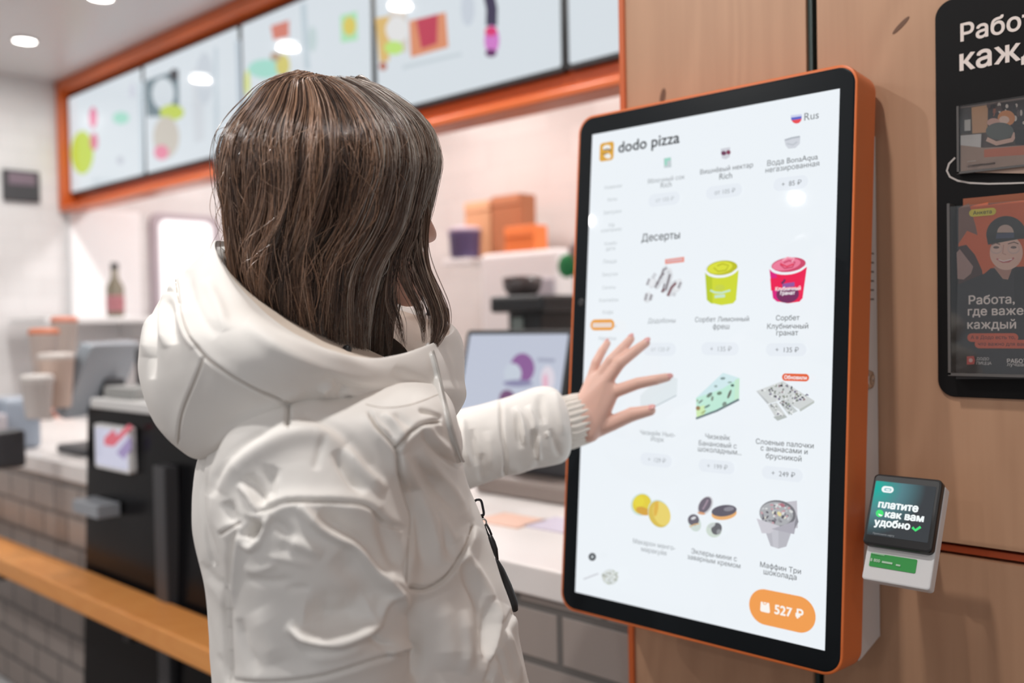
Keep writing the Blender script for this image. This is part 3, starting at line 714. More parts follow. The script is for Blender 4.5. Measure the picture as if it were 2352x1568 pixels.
# puff sticks on a board
k.poly([(1741, 898), (1802, 875), (1874, 920), (1840, 940), (1800, 918), (1767, 928)], C((208, 212, 212)))
k.poly([(1741, 898), (1745, 900), (1770, 924), (1767, 928)], C((182, 186, 188))); k.poly([(1840, 940), (1874, 920), (1874, 925), (1842, 945)], C((186, 192, 188)))
k.poly([(1768, 930), (1788, 924), (1812, 958), (1790, 966)], C((206, 210, 210))); k.poly([(1793, 923), (1812, 920), (1836, 944), (1816, 953)], C((196, 202, 202)))
k.poly([(1780, 957), (1806, 952), (1812, 958), (1790, 966)], C((180, 186, 184)))
for i in range(95):
    a_, b_ = rng.random(2)
    x = 1748+a_*54+b_*66; y = 898-a_*21+b_*33+(1-a_)*b_*6
    if x > 1868 or (b_ < .3 and a_ > .95): continue
    k.ell(x, y, rng.uniform(1.2, 3.4), rng.uniform(1, 2.4), C([(84, 66, 110), (110, 116, 110), (60, 58, 66), (150, 156, 148), (236, 238, 238), (146, 124, 130), (128, 140, 120)][int(rng.integers(7))]), rng.uniform(0, 180))
for i in range(26):
    a_ = rng.random()
    for ox, oy in ((1782, 930), (1806, 926)):
        k.ell(ox+a_*20+rng.uniform(-7, 7), oy+a_*24+rng.uniform(-3, 3), rng.uniform(1, 3), rng.uniform(.8, 1.8), C([(96, 88, 116), (130, 136, 130), (236, 238, 238)][int(rng.integers(3))]), rng.uniform(0, 180))
k.pill(1805, 1867, 867, 17, C((226, 96, 52))); k.text('Обновили', 1810, 1862, 867, C((246, 238, 240)), 0.03)
# macaroons
k.ell(1483, 1157, 24, 26, C((202, 224, 216)), 25); k.ell(1484, 1156, 21, 23, C((226, 206, 64)), 25); k.ell(1487, 1172, 17, 9, C((214, 164, 66)), 18); k.ell(1478, 1150, 12, 12, C((230, 214, 66)), 25)
k.ell(1524, 1178, 25, 33, C((204, 224, 216)), -20); k.ell(1524, 1179, 24, 31, C((218, 190, 84)), -20); k.ell(1530, 1178, 19, 28, C((232, 210, 110)), -20); k.ell(1517, 1166, 5, 18, C((224, 180, 76)), 8)
# eclairs
k.ell(1630, 1159, 15, 23, C((206, 206, 210)), 32); k.ell(1629, 1158, 12.5, 20, C((112, 104, 116)), 32); k.line([(1624, 1168), (1630, 1158), (1636, 1146)], 4, C((160, 142, 156))); k.ell(1621, 1177, 9, 3, C((216, 160, 122)), 10)
k.ell(1673, 1178, 29, 14, C((232, 176, 116)), -7); k.ell(1673, 1171, 29, 13, C((98, 94, 106)), -7); k.ell(1684, 1167, 12, 5, C((140, 138, 148)), -7)
k.ell(1606, 1200, 14, 19, C((206, 218, 212)), -20); k.ell(1603, 1192, 13, 13, C((106, 102, 112)), -20); k.ell(1603, 1188, 6, 3, C((220, 222, 226)), -20); k.line([(1594, 1208), (1606, 1202), (1616, 1201)], 2.5, C((222, 182, 130)))
k.ell(1650, 1215, 18, 17, C((206, 218, 208)), 20); k.ell(1656, 1212, 12, 14, C((104, 104, 110)), 20); k.ell(1645, 1205, 9, 4, C((200, 206, 206)), -30); k.ell(1661, 1219, 5, 6, C((150, 152, 156)), 20)
# muffin
k.poly([(1808, 1152), (1840, 1148), (1842, 1210), (1815, 1215)], C((194, 192, 200))); k.ell(1796, 1178, 42, 31, C((118, 118, 124)), 8); k.ell(1793, 1178, 38, 27, C((172, 174, 178)), 8)
for i in range(60):
    a_ = rng.uniform(0, 6.283); r_ = math.sqrt(rng.random())
    k.ell(1794+35*r_*math.cos(a_), 1178+24*r_*math.sin(a_), rng.uniform(2, 5), rng.uniform(1.5, 3.5), C([(214, 216, 216), (128, 126, 134), (196, 198, 202), (222, 220, 206), (196, 156, 164), (96, 94, 102), (150, 152, 156)][int(rng.integers(7))]), rng.uniform(0, 180))
k.ell(1809, 1158, 6, 4, C((176, 118, 130)), 30); k.ell(1802, 1178, 6, 4, C((228, 216, 160)), 50)
k.poly([(1768, 1212), (1832, 1212), (1818, 1252), (1800, 1257), (1782, 1251)], C((184, 184, 192))); k.poly([(1784, 1214), (1800, 1214), (1800, 1256), (1788, 1253)], C((196, 196, 204)))
k.poly([(1750, 1188), (1804, 1206), (1790, 1214), (1782, 1222), (1762, 1222)], C((204, 202, 210))); k.poly([(1804, 1206), (1842, 1192), (1836, 1224), (1800, 1216), (1784, 1212)], C((174, 172, 182)))
k.poly([(1842, 1178), (1846, 1196), (1836, 1214), (1838, 1194)], C((140, 140, 148)))
# lower left corner: badge, cutlery and a leafy plate
k.ell(1374, 1276, 8.5, 9, C((42, 46, 52))); k.ell(1374, 1276, 3.5, 4, C((190, 196, 200)))
k.line([(1354, 1327), (1372, 1320), (1388, 1314)], 3.5, C((204, 206, 212))); k.ell(1415, 1322, 19, 18, C((216, 222, 222)))
for i in range(34):
    a_ = rng.uniform(0, 6.283); r_ = math.sqrt(rng.random())
    k.ell(1415+18*r_*math.cos(a_), 1321+16*r_*math.sin(a_), rng.uniform(2, 5), rng.uniform(1, 2), C([(190, 198, 184), (170, 174, 168), (232, 236, 234), (204, 206, 196)][int(rng.integers(4))]), rng.uniform(0, 180))
# the orange mark in the side list
k.pill(1371, 1426, 747.5, 25, C((234, 160, 62))); k.pill(1376, 1420, 748, 11, C((232, 214, 204)), 0.0012)
k.build('menu_pictures', scr)
# basket button
kb = Flat(KC+kn*0.0012, kx, kz)
q0, q1 = kb.loc(1721, 1390)[0], kb.loc(1874, 1412)[0]; zc = kb.loc(1797, 1402)[1]; hz = 0.0228
kb.local(rounded_outline(q0, q1, zc-hz, zc+hz, hz*0.999, 14), C((240, 158, 82)))
kb.poly([(1748, 1381), (1767, 1384.5), (1769, 1405), (1766, 1407.5), (1749, 1403.5), (1746.5, 1400.5)], C((250, 246, 240))); kb.line([(1753, 1382), (1755, 1387), (1759, 1387.5), (1761.5, 1384)], 1.8, C((240, 158, 82)))
kb.text('527 ₽', 1779, 1846, 1404.5, C((250, 246, 240)), 0.035)
kb.build('basket_button', scr)
# lettering -------------------------------------------------------------
t_ = Flat(KC+kn*0.0016, kx, kz)
t_.text('dodo pizza', 1421, 1561, 331, grey(58), 0.018, hfix=0.95)
t_.text('Rus', 1848, 1881, 266, G2)
for body, xl, xr, y, g in (
    ('Яблочный сок', 1488, 1573, 411, G3), ('Rich', 1518, 1543, 424, G3), ('Вишнёвый нектар', 1609, 1730, 388, G2), ('Rich', 1653, 1682, 404, G2),
    ('Вода BonaAqua', 1763, 1879, 369, G2), ('негазированная', 1759, 1882, 386, G2),
    ('Додобоны', 1489, 1552, 737, G3), ('Сорбет Лимонный', 1597, 1721, 734, G2), ('фреш', 1638, 1676, 751, G2),
    ('Сорбет', 1783, 1837, 731, G1), ('Клубничный', 1763, 1857, 750, G1), ('гранат', 1784, 1834, 767, G1),
    ('Чизкейк Нью-', 1471, 1552, 995, G3), ('Йорк', 1496, 1526, 1008, G3), ('Чизкейк', 1621, 1678, 1003, G2), ('Банановый с', 1606, 1693, 1020, G2), ('шоколадным...', 1604, 1704, 1037, G2),
    ('Слоеные палочки', 1737, 1870, 1018, G1), ('с ананасами и', 1748, 1856, 1034, G1), ('брусникой', 1760, 1842, 1051, G1),
    ('Макарон манго-', 1455, 1552, 1251, G3), ('маракуйя', 1474, 1532, 1266, G3), ('Эклеры-мини с', 1589, 1694, 1275, G2), ('заварным кремом', 1580, 1702, 1291, G2),
    ('Маффин Три', 1747, 1841, 1305, G1), ('шоколада', 1755, 1831, 1321, G1)):
    t_.text(body, xl, xr, y, g, 0.006)
t_.text('Десерты', 1475, 1563, 545, grey(88), 0.012)
for body, xl, xr, y, g in (('от 105 ₽', 1508, 1549, 458, G4), ('от 105 ₽', 1643, 1690, 440, G3), ('+  85 ₽', 1797, 1842, 421, G2), ('от 120 ₽', 1497, 1540, 802, G4), ('+  135 ₽', 1633, 1682, 801, G3), ('+  135 ₽', 1783, 1836, 803, G2),
                           ('+  129 ₽', 1490, 1531, 1056, G3), ('+  199 ₽', 1626, 1673, 1071, G3), ('+  249 ₽', 1774, 1828, 1088, G2)):
    t_.pill(xl-(xr-xl)*0.42, xr+(xr-xl)*0.34, y, 30, PILL); t_.text(body, xl, xr, y, g)
for body, xl, xr, y in (('Новинки', 1391, 1430, 429), ('Хиты', 1397, 1419, 458), ('Завтраки', 1388, 1429, 488), ('На', 1401, 1413, 517), ('компанию', 1383, 1430, 529), ('Комбо', 1391, 1419, 559), ('дети', 1394, 1415, 573),
                        ('Пицца', 1388, 1418, 601), ('Закуски', 1385, 1421, 631), ('Салаты', 1386, 1416, 660), ('Коктейли', 1379, 1422, 689), ('Кофе', 1387, 1411, 718), ('Десерты', 1379, 1418, 749), ('Напитки', 1378, 1417, 777)):
    t_.text(body, xl, xr, y, G4)
t_.build('menu_lettering', scr)
# camera eye on the bezel and the mount on the wall
P = kiosk_point(1335, 694, 0.0)
lathe('camera_eye', [(0.006, -0.001), (0.0065, 0.0004), (0.004, 0.0008), (0.0012, 0.0003)], (0, 0, 0), mat('eye_grey', (0.03, 0.03, 0.032), 0.2), kiosk, 24,
      Matrix.Translation(Vector(P)) @ KR.to_4x4() @ Matrix.Rotation(math.radians(90), 4, 'X'))
MX1 = -0.4925
zt_, zb_ = at_plane(2010, 310, (MX1, 0, 0), np.array([1., 0, 0]))[2], at_plane(2022, 1462, (MX1, 0, 0), np.array([1., 0, 0]))[2]
M_mount = mat('warm_white_metal', (0.70, 0.66, 0.64), 0.4)
bm = bmesh.new()
prof = [(WY-0.012, zt_+0.03), (WY-0.001, zt_+0.03), (WY-0.001, zb_), (1.128, zb_-0.03), (1.17, 1.355), ]
prof = [(WY-0.001, zt_), (WY-0.001, zb_), (WY-0.07, zb_-0.015), (WY-0.055, 1.35), (WY-0.016, zt_)]
for xx in (-0.90+0.01, MX1):
    for y_, z_ in prof: bm.verts.new((xx, y_, z_))
bm.verts.ensure_lookup_table(); n_ = len(prof)
bm.faces.new([bm.verts[i] for i in range(n_)]); bm.faces.new([bm.verts[n_+i] for i in range(n_)][::-1])
for i in range(n_): bm.faces.new([bm.verts[j] for j in (i, (i+1) % n_, n_+(i+1) % n_, n_+i)])
bmesh.ops.bevel(bm, geom=bm.edges[:], offset=0.002, segments=2, affect='EDGES')
mount = from_bm('wall_mount', bm, M_mount, kiosk)
bm = bmesh.new()
for i in range(6):
    P = at_plane(2003, 582+i*21, (MX1, 0, 0), np.array([1., 0, 0]))
    add_box(bm, MX1-0.002, MX1+0.0006, P[1]-0.005, P[1]+0.005, P[2]-0.0012, P[2]+0.0012)
from_bm('vents', bm, mat('vent_grey', lin((120, 112, 108)), 0.5), mount)
P = at_plane(2007, 872, (MX1+0.008, 0, 0), np.array([1., 0, 0]))
lathe('lock', [(0.013, -0.008), (0.013, 0.0), (0.0115, 0.005), (0.006, 0.0065), (0.005, 0.005), (0.001, 0.005)], (0, 0, 0), M_steel, mount, 28,
      Matrix.Translation(Vector((MX1, P[1], P[2]))) @ Matrix.Rotation(math.radians(90), 4, 'Y'))

# ------------------------------------------------------------------ payment terminal
TT = math.radians(27)
tn = np.array([0, -math.cos(TT), math.sin(TT)]); tz = np.array([0, math.sin(TT), math.cos(TT)])
TO = at(2078, 1183, 1.135)
TO = at_plane(2078, 1183, (0, 1.142, 1.19), tn)
term = thing('payment_terminal', 'small black card terminal on a white holder with green sticker at the kiosk\'s right', 'payment terminal', TO, Matrix.Rotation(-TT, 3, 'X'))
TM = Matrix.Translation(Vector(TO)) @ Matrix.Rotation(-TT, 4, 'X')
tf = Flat(TO, (1, 0, 0), tz)
def q4(F_, pts):
    L = [F_.loc(*p) for p in pts]
    return (L[0][0]+L[3][0])/2, (L[1][0]+L[2][0])/2, (L[2][1]+L[3][1])/2, (L[0][1]+L[1][1])/2
x0, x1, z0, z1 = q4(tf, [(2016, 1092), (2173, 1105), (2141, 1278), (1982, 1249)])
slab('holder', rounded_outline(x0+0.003, x1+0.001, z0-0.040, z1-0.004, 0.004), 0.002, 0.017, M_white, term, 0.002, TM)
slab('card_reader', rounded_outline(x0, x1, z0, z1, 0.0065), -0.008, 0.003, M_black, term, 0.003, TM)
xs0, xs1, zs0, zs1 = q4(tf, [(2019, 1107), (2158, 1125), (2133, 1254), (1996, 1228)])
tf2 = Flat(TO+tn*0.0082, (1, 0, 0), tz)
sd = slab('display', rounded_outline(xs0, xs1, zs0, zs1, 0.001), -0.0084, -0.007, shown((58, 62, 66)), term, 0, TM)
# the display's own picture: a teal glow in its upper left corner
md = mat('terminal_display', (0.01, 0.01, 0.01), 0.08, 0, 0.35, emit=lin((58, 62, 66)))
n, l, b = nodes(md)
tc = n.new('ShaderNodeTexCoord'); mp = n.new('ShaderNodeMapping'); gr = n.new('ShaderNodeTexGradient'); gr.gradient_type = 'SPHERICAL'
cr = n.new('ShaderNodeValToRGB'); cr.color_ramp.elements[0].color = (*lin((58, 62, 66)), 1); cr.color_ramp.elements[1].color = (*lin((0, 176, 160)), 1)
e = cr.color_ramp.elements.new(0.45); e.color = (*lin((84, 128, 136)), 1)
mp.inputs['Location'].default_value = (-xs0/0.06, 0, -(zs1-0.008)/0.06); mp.inputs['Scale'].default_value = (1/0.06, 0, 1/0.06)
l.new(tc.outputs['Object'], mp.inputs[0]); l.new(mp.outputs[0], gr.inputs[0]); l.new(gr.outputs['Fac'], cr.inputs[0]); l.new(cr.outputs[0], b.inputs['Emission Color'])
sd.data.materials[0] = md
TW = shown((244, 250, 250)); TG = shown((70, 226, 120))
tf2.pill(2025, 2053, 1124, 15, TW); tf2.pill(2031, 2048, 1124.5, 7, shown((150, 196, 200))); tf2.pill(2035, 2045, 1125, 3, TW)
tf2.text('платите', 2016.5, 2111, 1164, TW, 0.05); tf2.text('как вам', 2032, 2123.5, 1187, TW, 0.05); tf2.text('удобно', 2007, 2092, 1205, TW, 0.05)
tf2.ell(2021, 1179, 9, 8.5, TG); tf2.ell(2023, 1181.5, 5, 3.6, TW, 20, 0, 180)
tf2.line([(2096, 1211), (2103, 1218), (2115, 1210)], 6, TG)
tf2.text('Приложите карту', 2005, 2055, 1228, shown((150, 154, 156)))
tf2.build('display_lettering', sd)
tf3 = Flat(TO-tn*0.0008, (1, 0, 0), tz)
M_green = printed((52, 160, 74))
xa, xb, za, zb2 = q4(tf3, [(2001, 1267), (2107, 1286), (2101, 1317), (1995, 1298)])
st = slab('sticker', rounded_outline(xa, xb, za, zb2, 0.0015), 0.0012, 0.0024, M_green, term, 0, TM)
tf3.text('8 800', 1999, 2022, 1286.5, printed((206, 230, 208)), 0.02); tf3.line([(2026, 1290), (2050, 1294)], 4.5, printed((190, 220, 194))); tf3.line([(2058, 1297), (2068, 1299)], 4, printed((190, 220, 194)))
tf3.line([(2003, 1270), (2032, 1275.5)], 2.5, printed((150, 206, 160)))
tf3.build('sticker_lettering', st)
# arm to the wall
box('bracket', TO[0]-0.035, TO[0]-0.005, TO[1]+0.02, WY-0.001, TO[2]-0.055, TO[2]-0.02, M_white, term, 0.004)

# ------------------------------------------------------------------ notice board on the wooden wall
BY = WY-0.004
p_tl = at_Y(2146, 60, BY); p_bl = at_Y(2155, 850, BY); zt_b = at_Y(2182, 6, BY)[2]; zb_b = at_Y(2185, 911, BY)[2]
nb = thing('notice_board', 'black rounded notice board with white lettering on the wooden wall', 'notice board', ((p_tl[0]+0.2), BY, zb_b))
BX0 = (p_tl[0]+p_bl[0])/2; BX1 = BX0+0.36
M_board = mat('matt_black_board', (0.007, 0.0066, 0.007), 0.45, 0, 0.15)
slab('panel', rounded_outline(BX0, BX1, zb_b, zt_b+0.004, 0.021, 10), BY, WY-0.0003, M_board, nb, 0.001)
f = Flat((0, BY-0.0003, 0), (1, 0, 0), (0, 0, 1))
ML = printed((236, 222, 214), 0.6)
def left_text(F_, body, xl, xr_part, n_part, y, m, bold=0.0, hfix=None):
    """a line that runs out of the frame: its first n_part letters end at the column xr_part"""
    V, _ = text_mesh(body, bold); Vp, _ = text_mesh(body[:n_part], bold)
    a = F_.loc(xl, y); b = F_.loc(xr_part, y)
    w = (b[0]-a[0])*V[:, 0].max()/Vp[:, 0].max()
    sc = w/V[:, 0].max(); h = V[:, 1].max()*sc
    V2, Fc = text_mesh(body, bold)
    F_.local([(a[0]+v[0]*sc, a[1]-h/2+v[1]*sc) for v in V2], m, Fc)
left_text(f, 'Работа', 2206, 2346, 4, 76, ML, 0.02)
left_text(f, 'каждый', 2204, 2345, 3, 142, ML, 0.02)
f.line([(2194, 362), (2180, 376), (2175, 392), (2182, 406), (2200, 415), (2228, 420), (2270, 422), (2320, 421), (2400, 418)], 4, printed((196, 188, 182)))
f.build('lettering', nb)
# photograph in a clear holder
M_acr = mat('clear_acrylic', (0.95, 0.95, 0.95), 0.03, 0, 0.5, trans=1.0)
a = at_Y(2201, 246, BY-0.002); b_ = at_Y(2206, 398, BY-0.002)
HX0, HZ1, HZ0 = (a[0]+b_[0])/2, a[2], b_[2]; HX1 = HX0+0.108
ph = thing('photo_holder', 'clear holder with a kitchen photograph in the upper half of the black board', 'photo holder', (HX0+0.1, BY, HZ0))
box('clear_cover', HX0, HX1, BY-0.008, BY-0.0062, HZ0, HZ1, M_acr, ph)
box('rim', HX0-0.001, HX0+0.0015, BY-0.009, BY-0.0005, HZ0-0.001, HZ1, mat('acrylic_edge', lin((96, 92, 90)), 0.2), ph)
box('lower_rim', HX0-0.001, HX1, BY-0.009, BY-0.0005, HZ0-0.0015, HZ0+0.0012, mat('acrylic_edge'), ph)
pc = slab('photograph', [(HX1-0.002, HZ1-0.001), (HX0+0.002, HZ1-0.001), (HX0+0.002, HZ0+0.001), (HX1-0.002, HZ0+0.001)], BY-0.0035, BY-0.0005, printed((92, 78, 72)), ph)
f = Flat((0, BY-0.0036, 0), (1, 0, 0), (0, 0, 1)); Pm = printed
f.poly([(2202, 250), (2232, 246), (2230, 306), (2204, 308)], Pm((70, 66, 64))); f.poly([(2216, 276), (2230, 274), (2230, 300), (2216, 301)], Pm((186, 180, 174)))
f.poly([(2232, 247), (2270, 241), (2269, 304), (2234, 307)], Pm((196, 150, 112))); f.poly([(2270, 241), (2352, 229), (2420, 222), (2420, 300), (2269, 304)], Pm((52, 42, 42)))
for i in range(40):
    x, y = rng.uniform(2272, 2400), rng.uniform(236, 290)
    f.ell(x, y, rng.uniform(2, 5), rng.uniform(3, 8), Pm([(150, 84, 60), (210, 196, 186), (92, 72, 68), (40, 34, 36)][int(rng.integers(4))]))
f.ell(2313, 272, 20, 18, Pm((206, 134, 82))); f.ell(2308, 276, 12, 9, Pm((222, 190, 172))); f.ell(2284, 282, 15, 10, Pm((206, 162, 146)))
f.ell(2298, 302, 32, 20, Pm((96, 100, 96))); f.line([(2268, 320), (2290, 330), (2326, 322), (2334, 306)], 10, Pm((214, 176, 158)))
f.poly([(2208, 312), (2256, 308), (2254, 356), (2208, 352)], Pm((206, 200, 196))); f.poly([(2208, 334), (2262, 340), (2420, 330), (2420, 400), (2208, 396)], Pm((168, 140, 124)))
f.poly([(2262, 344), (2420, 328), (2420, 352), (2262, 362)], Pm((196, 112, 84))); f.poly([(2332, 300), (2420, 290), (2420, 330), (2334, 332)], Pm((30, 28, 30)))
f.text('менеджер', 2224, 2243, 371, Pm((214, 204, 196))); f.text('управляющий', 2224, 2287, 379, Pm((224, 214, 206)), 0.02)
f.build('photo_picture', pc)
# leaflet pocket
a = at_Y(2188, 470, BY-0.004); b_ = at_Y(2191, 857, BY-0.004)
LX0, LZ1, LZ0 = (a[0]+b_[0])/2, a[2], b_[2]; LX1 = LX0+0.155
lh = thing('leaflet_holder', 'clear leaflet pocket on the lower half of the black board', 'leaflet holder', (LX0+0.1, BY, LZ0))
box('clear_front', LX0, LX1, BY-0.022, BY-0.0205, LZ0, LZ1-0.004, M_acr, lh)
me_ = mat('acrylic_edge')
box('side_edge', LX0-0.001, LX0+0.0022, BY-0.0225, BY-0.0005, LZ0-0.001, LZ1, me_, lh)
box('bottom_edge', LX0-0.001, LX1, BY-0.0225, BY-0.0005, LZ0-0.002, LZ0+0.0016, me_, lh)
def leaflet(name, x0, x1, z0, z1, y, c, lab):
    o = box(name, x0, x1, y, y+0.0012, z0, z1, printed(c)); tag(o, lab, 'leaflet', 'leaflets in the clear pocket'); return o
zl = at_Y(2214, 456, BY-0.006)[2]
leaflet('leaflet', at_Y(2213, 600, BY-0.006)[0], LX1-0.004, LZ0+0.002, zl, BY-0.006, (150, 84, 56), 'brownish leaflet sticking up at the back of the clear pocket')
YL = BY-0.018
x0 = at_Y(2200, 700, YL)[0]; z1 = at_Y(2230, 472, YL)[2]
lf = leaflet('leaflet', x0, LX1-0.004, LZ0+0.002, z1, YL, (32, 29, 30), 'front leaflet with a person in a dark cap on an orange ground')
f = Flat((0, YL-0.0002, 0), (1, 0, 0), (0, 0, 1))
f.poly([(2202, 480), (2270, 464), (2270, 470), (2420, 452), (2420, 640), (2202, 650)], Pm((206, 98, 54)))
f.poly([(2202, 478), (2226, 466), (2242, 520), (2246, 540), (2222, 530), (2202, 560)], Pm((124, 92, 80))); f.poly([(2202, 566), (2220, 562), (2240, 585), (2256, 620), (2262, 660), (2202, 660)], Pm((72, 48, 44)))
f.poly([(2198, 580), (2205, 572), (2236, 612), (2231, 628), (2214, 642), (2200, 640)], Pm((164, 132, 124)))
f.poly([(2200, 654), (2222, 644), (2262, 628), (2276, 616), (2350, 612), (2430, 618), (2430, 870), (2196, 870)], Pm((44, 42, 44)))
f.poly([(2330, 620), (2430, 616), (2430, 700), (2330, 700)], Pm((30, 29, 31)))
f.poly([(2282, 612), (2328, 610), (2316, 642), (2304, 640)], Pm((176, 132, 116))); f.ell(2312, 580, 38, 40, Pm((222, 184, 166)), 4)
f.ell(2312, 540, 46, 44, Pm((58, 60, 58)), 0, 180, 360); f.poly([(2266, 540), (2358, 536), (2357, 548), (2340, 549), (2270, 562)], Pm((50, 52, 50))); f.ell(2310, 534, 19, 18, Pm((190, 164, 150)), 0, 180, 360)
f.poly([(2290, 536), (2330, 534), (2330, 546), (2288, 548)], Pm((74, 82, 104)))
f.line([(2278, 562), (2288, 558), (2298, 561)], 2.5, Pm((110, 84, 74))); f.line([(2316, 560), (2330, 556), (2340, 560)], 2.5, Pm((110, 84, 74)))
for cx in (2289, 2329):
    f.ell(cx, 572, 14, 11, Pm((206, 176, 166))); f.ell(cx, 571, 12, 9, Pm((222, 188, 172))); f.ell(cx, 568, 7, 3, Pm((106, 84, 78)))
f.line([(2306, 562), (2304, 582), (2312, 585)], 2.5, Pm((196, 150, 132))); f.line([(2290, 594), (2304, 602), (2318, 601), (2330, 592)], 4, Pm((196, 116, 112))); f.line([(2294, 596), (2306, 600), (2326, 595)], 2, Pm((238, 226, 220)))
f.pill(2227, 2289, 487.5, 17, Pm((214, 196, 66))); f.text('Анкета', 2236, 2279, 487.5, Pm((62, 56, 30)), 0.015)
f.text('Работа,', 2226, 2332, 689, ML, 0.018); left_text(f, 'где важен', 2224, 2352, 8, 719, ML, 0.018); f.text('каждый', 2223, 2335, 746, ML, 0.018)
f.pill(2223, 2340, 775, 20, Pm((216, 98, 66))); f.pill(2240, 2440, 790, 20, Pm((216, 98, 66))); f.text('А в Додо есть то,', 2231, 2333, 775, Pm((96, 42, 32)), 0.012); left_text(f, 'что важно для вас', 2248, 2350, 16, 791, Pm((96, 42, 32)), 0.012)
f.poly([(2222, 818), (2238, 817), (2241, 827), (2239, 836), (2222, 837)], Pm((206, 86, 80))); f.ell(2231, 827, 4.5, 4.5, Pm((232, 190, 186)))
f.text('ДОДО', 2244, 2273, 824, Pm((206, 198, 194)), 0.02); f.text('ПИЦЦА', 2244, 2279, 834, Pm((206, 198, 194)), 0.02)
left_text(f, 'РАБОТА', 2314, 2351, 4, 828, Pm((216, 206, 200)), 0.04); left_text(f, 'лучшая', 2314, 2352, 5, 838, Pm((206, 198, 192)), 0.02)
f.build('leaflet_print', lf)

# ------------------------------------------------------------------ the woman
def skin_material(name, base):
    m = mat(name, base, 0.45); b = m.node_tree.nodes['Principled BSDF']
    b.inputs['Subsurface Weight'].default_value = 0.12; b.inputs['Subsurface Radius'].default_value = (0.012, 0.005, 0.003); b.inputs['Subsurface Scale'].default_value = 0.4
    return m
M_skin = skin_material('skin', lin((230, 186, 170)))
M_hair = mat('brown_hair', (0.05, 0.03, 0.02), 0.27, 0, 0.8)
n, l, b = nodes(M_hair)
at_ = n.new('ShaderNodeVertexColor'); at_.layer_name = 'pigment_and_light'; l.new(at_.outputs['Color'], b.inputs['Base Color'])
M_coat = mat('cream_nylon', lin((238, 234, 229)), 0.58, 0, 0.35)
bump_noise(M_coat, 260, 0.12, 0.0006, (1, 1, 1), 3)
M_lining = mat('cream_lining', lin((222, 208, 194)), 0.6, 0, 0.3)
bump_noise(M_lining, 180, 0.3, 0.0008, (1, 1, 1), 3)
M_zip = mat('cream_zip', lin((214, 212, 208)), 0.35)

def unit(v): v = np.asarray(v, float); return v/np.linalg.norm(v)
HF = unit((0.40, 0.90, -0.06)); HS = unit(np.cross(HF, (0, 0, 1))); HU = np.cross(HS, HF)     # face, her right, up
BF = unit((0.53, 0.848, 0)); BS = unit(np.cross(BF, (0, 0, 1)))                                # torso forward, her right
H0 = at(776, 452, 0.955)
def hd(f, s, u): return H0+HF*f+HS*s+HU*u

# --- surfaces from control rings
def catmull(P, t, closed):
    """P (K,...) sampled at parameters t in control-point units"""
    K = len(P); i = np.floor(t).astype(int); f = (t-i)
    def g(j): return P[np.mod(j, K)] if closed else P[np.clip(j, 0, K-1)]
    p0, p1, p2, p3 = g(i-1), g(i), g(i+1), g(i+2)
    f = f.reshape(f.shape+(1,)*(P.ndim-1))
    return 0.5*((2*p1)+(-p0+p2)*f+(2*p0-5*p1+4*p2-p3)*f*f+(-p0+3*p1-3*p2+p3)*f*f*f)
def loft(rings, nu, nv, closed=True):
    P = np.array(rings, float)                                          # (M,K,3)
    tv = np.linspace(0, len(P)-1, nv)
    A = catmull(P, tv, False)                                           # (nv,K,3)
    K = P.shape[1]
    tu = np.arange(nu)*K/nu if closed else np.linspace(0, K-1, nu)
    return np.moveaxis(catmull(np.moveaxis(A, 1, 0), tu, closed), 0, 1)  # (nv,nu,3)
def tube_rings(stations, K=16, ref=None):
    """stations: (px, py, depth, r across, r deep); circles square to the path"""
    C_ = np.array([at(*s[:3]) for s in stations]); T = np.gradient(C_, axis=0)
    for i in range(1, len(T)):                            # a turned-in end keeps the direction of the tube
        if unit(T[i])@unit(T[i-1]) < 0.7: T[i] = T[i-1]
    out = []
    for c, t, s in zip(C_, T, stations):
        t = unit(t); a = unit(np.cross(t, _F if ref is None else ref)); b_ = np.cross(t, a)
        th = np.arange(K)*2*math.pi/K
        out.append(c+np.outer(np.cos(th), a)*s[3]+np.outer(np.sin(th), b_)*s[4])
    return out
def grid_normals(G, closed):
    if closed: du = np.roll(G, -1, 1)-np.roll(G, 1, 1)
    else: du = np.gradient(G, axis=1)
    dv = np.gradient(G, axis=0)
    N = np.cross(du, dv); return N/(np.linalg.norm(N, axis=2, keepdims=True)+1e-12)
def outward(G, N):
    c = G.mean((0, 1)); s = np.sign(((G-c)*N).sum(2).mean()); return N*(s if s != 0 else 1)
def grid_quads(nv, nu, closed, base=0):
    i, j = np.meshgrid(np.arange(nv-1), np.arange(nu if closed else nu-1), indexing='ij')
    j2 = (j+1) % nu
    return (np.stack([i*nu+j, i*nu+j2, (i+1)*nu+j2, (i+1)*nu+j], -1)+base).reshape(-1, 4)
def seg_dist(p, poly):
    """distance of points p (n,2) to a polyline and the position 0..1 along it"""
    best = np.full(len(p), 1e9); at_t = np.zeros(len(p)); Pl = np.array(poly, float)
    L = np.r_[0, np.cumsum(np.linalg.norm(np.diff(Pl, axis=0), axis=1))]
    for i in range(len(Pl)-1):
        a, d = Pl[i], Pl[i+1]-Pl[i]; dd = d@d
        t = np.clip(((p-a)@d)/dd, 0, 1); q = np.linalg.norm(p-a-np.outer(t, d), axis=1)
        m = q < best; best[m] = q[m]; at_t[m] = (L[i]+t[m]*math.sqrt(dd))/L[-1]
    return best, at_t
def smooth_line(pts, n=8):
    P = np.array(pts, float)
    return catmull(P, np.linspace(0, len(P)-1, (len(P)-1)*n+1), False) if len(P) > 2 else P
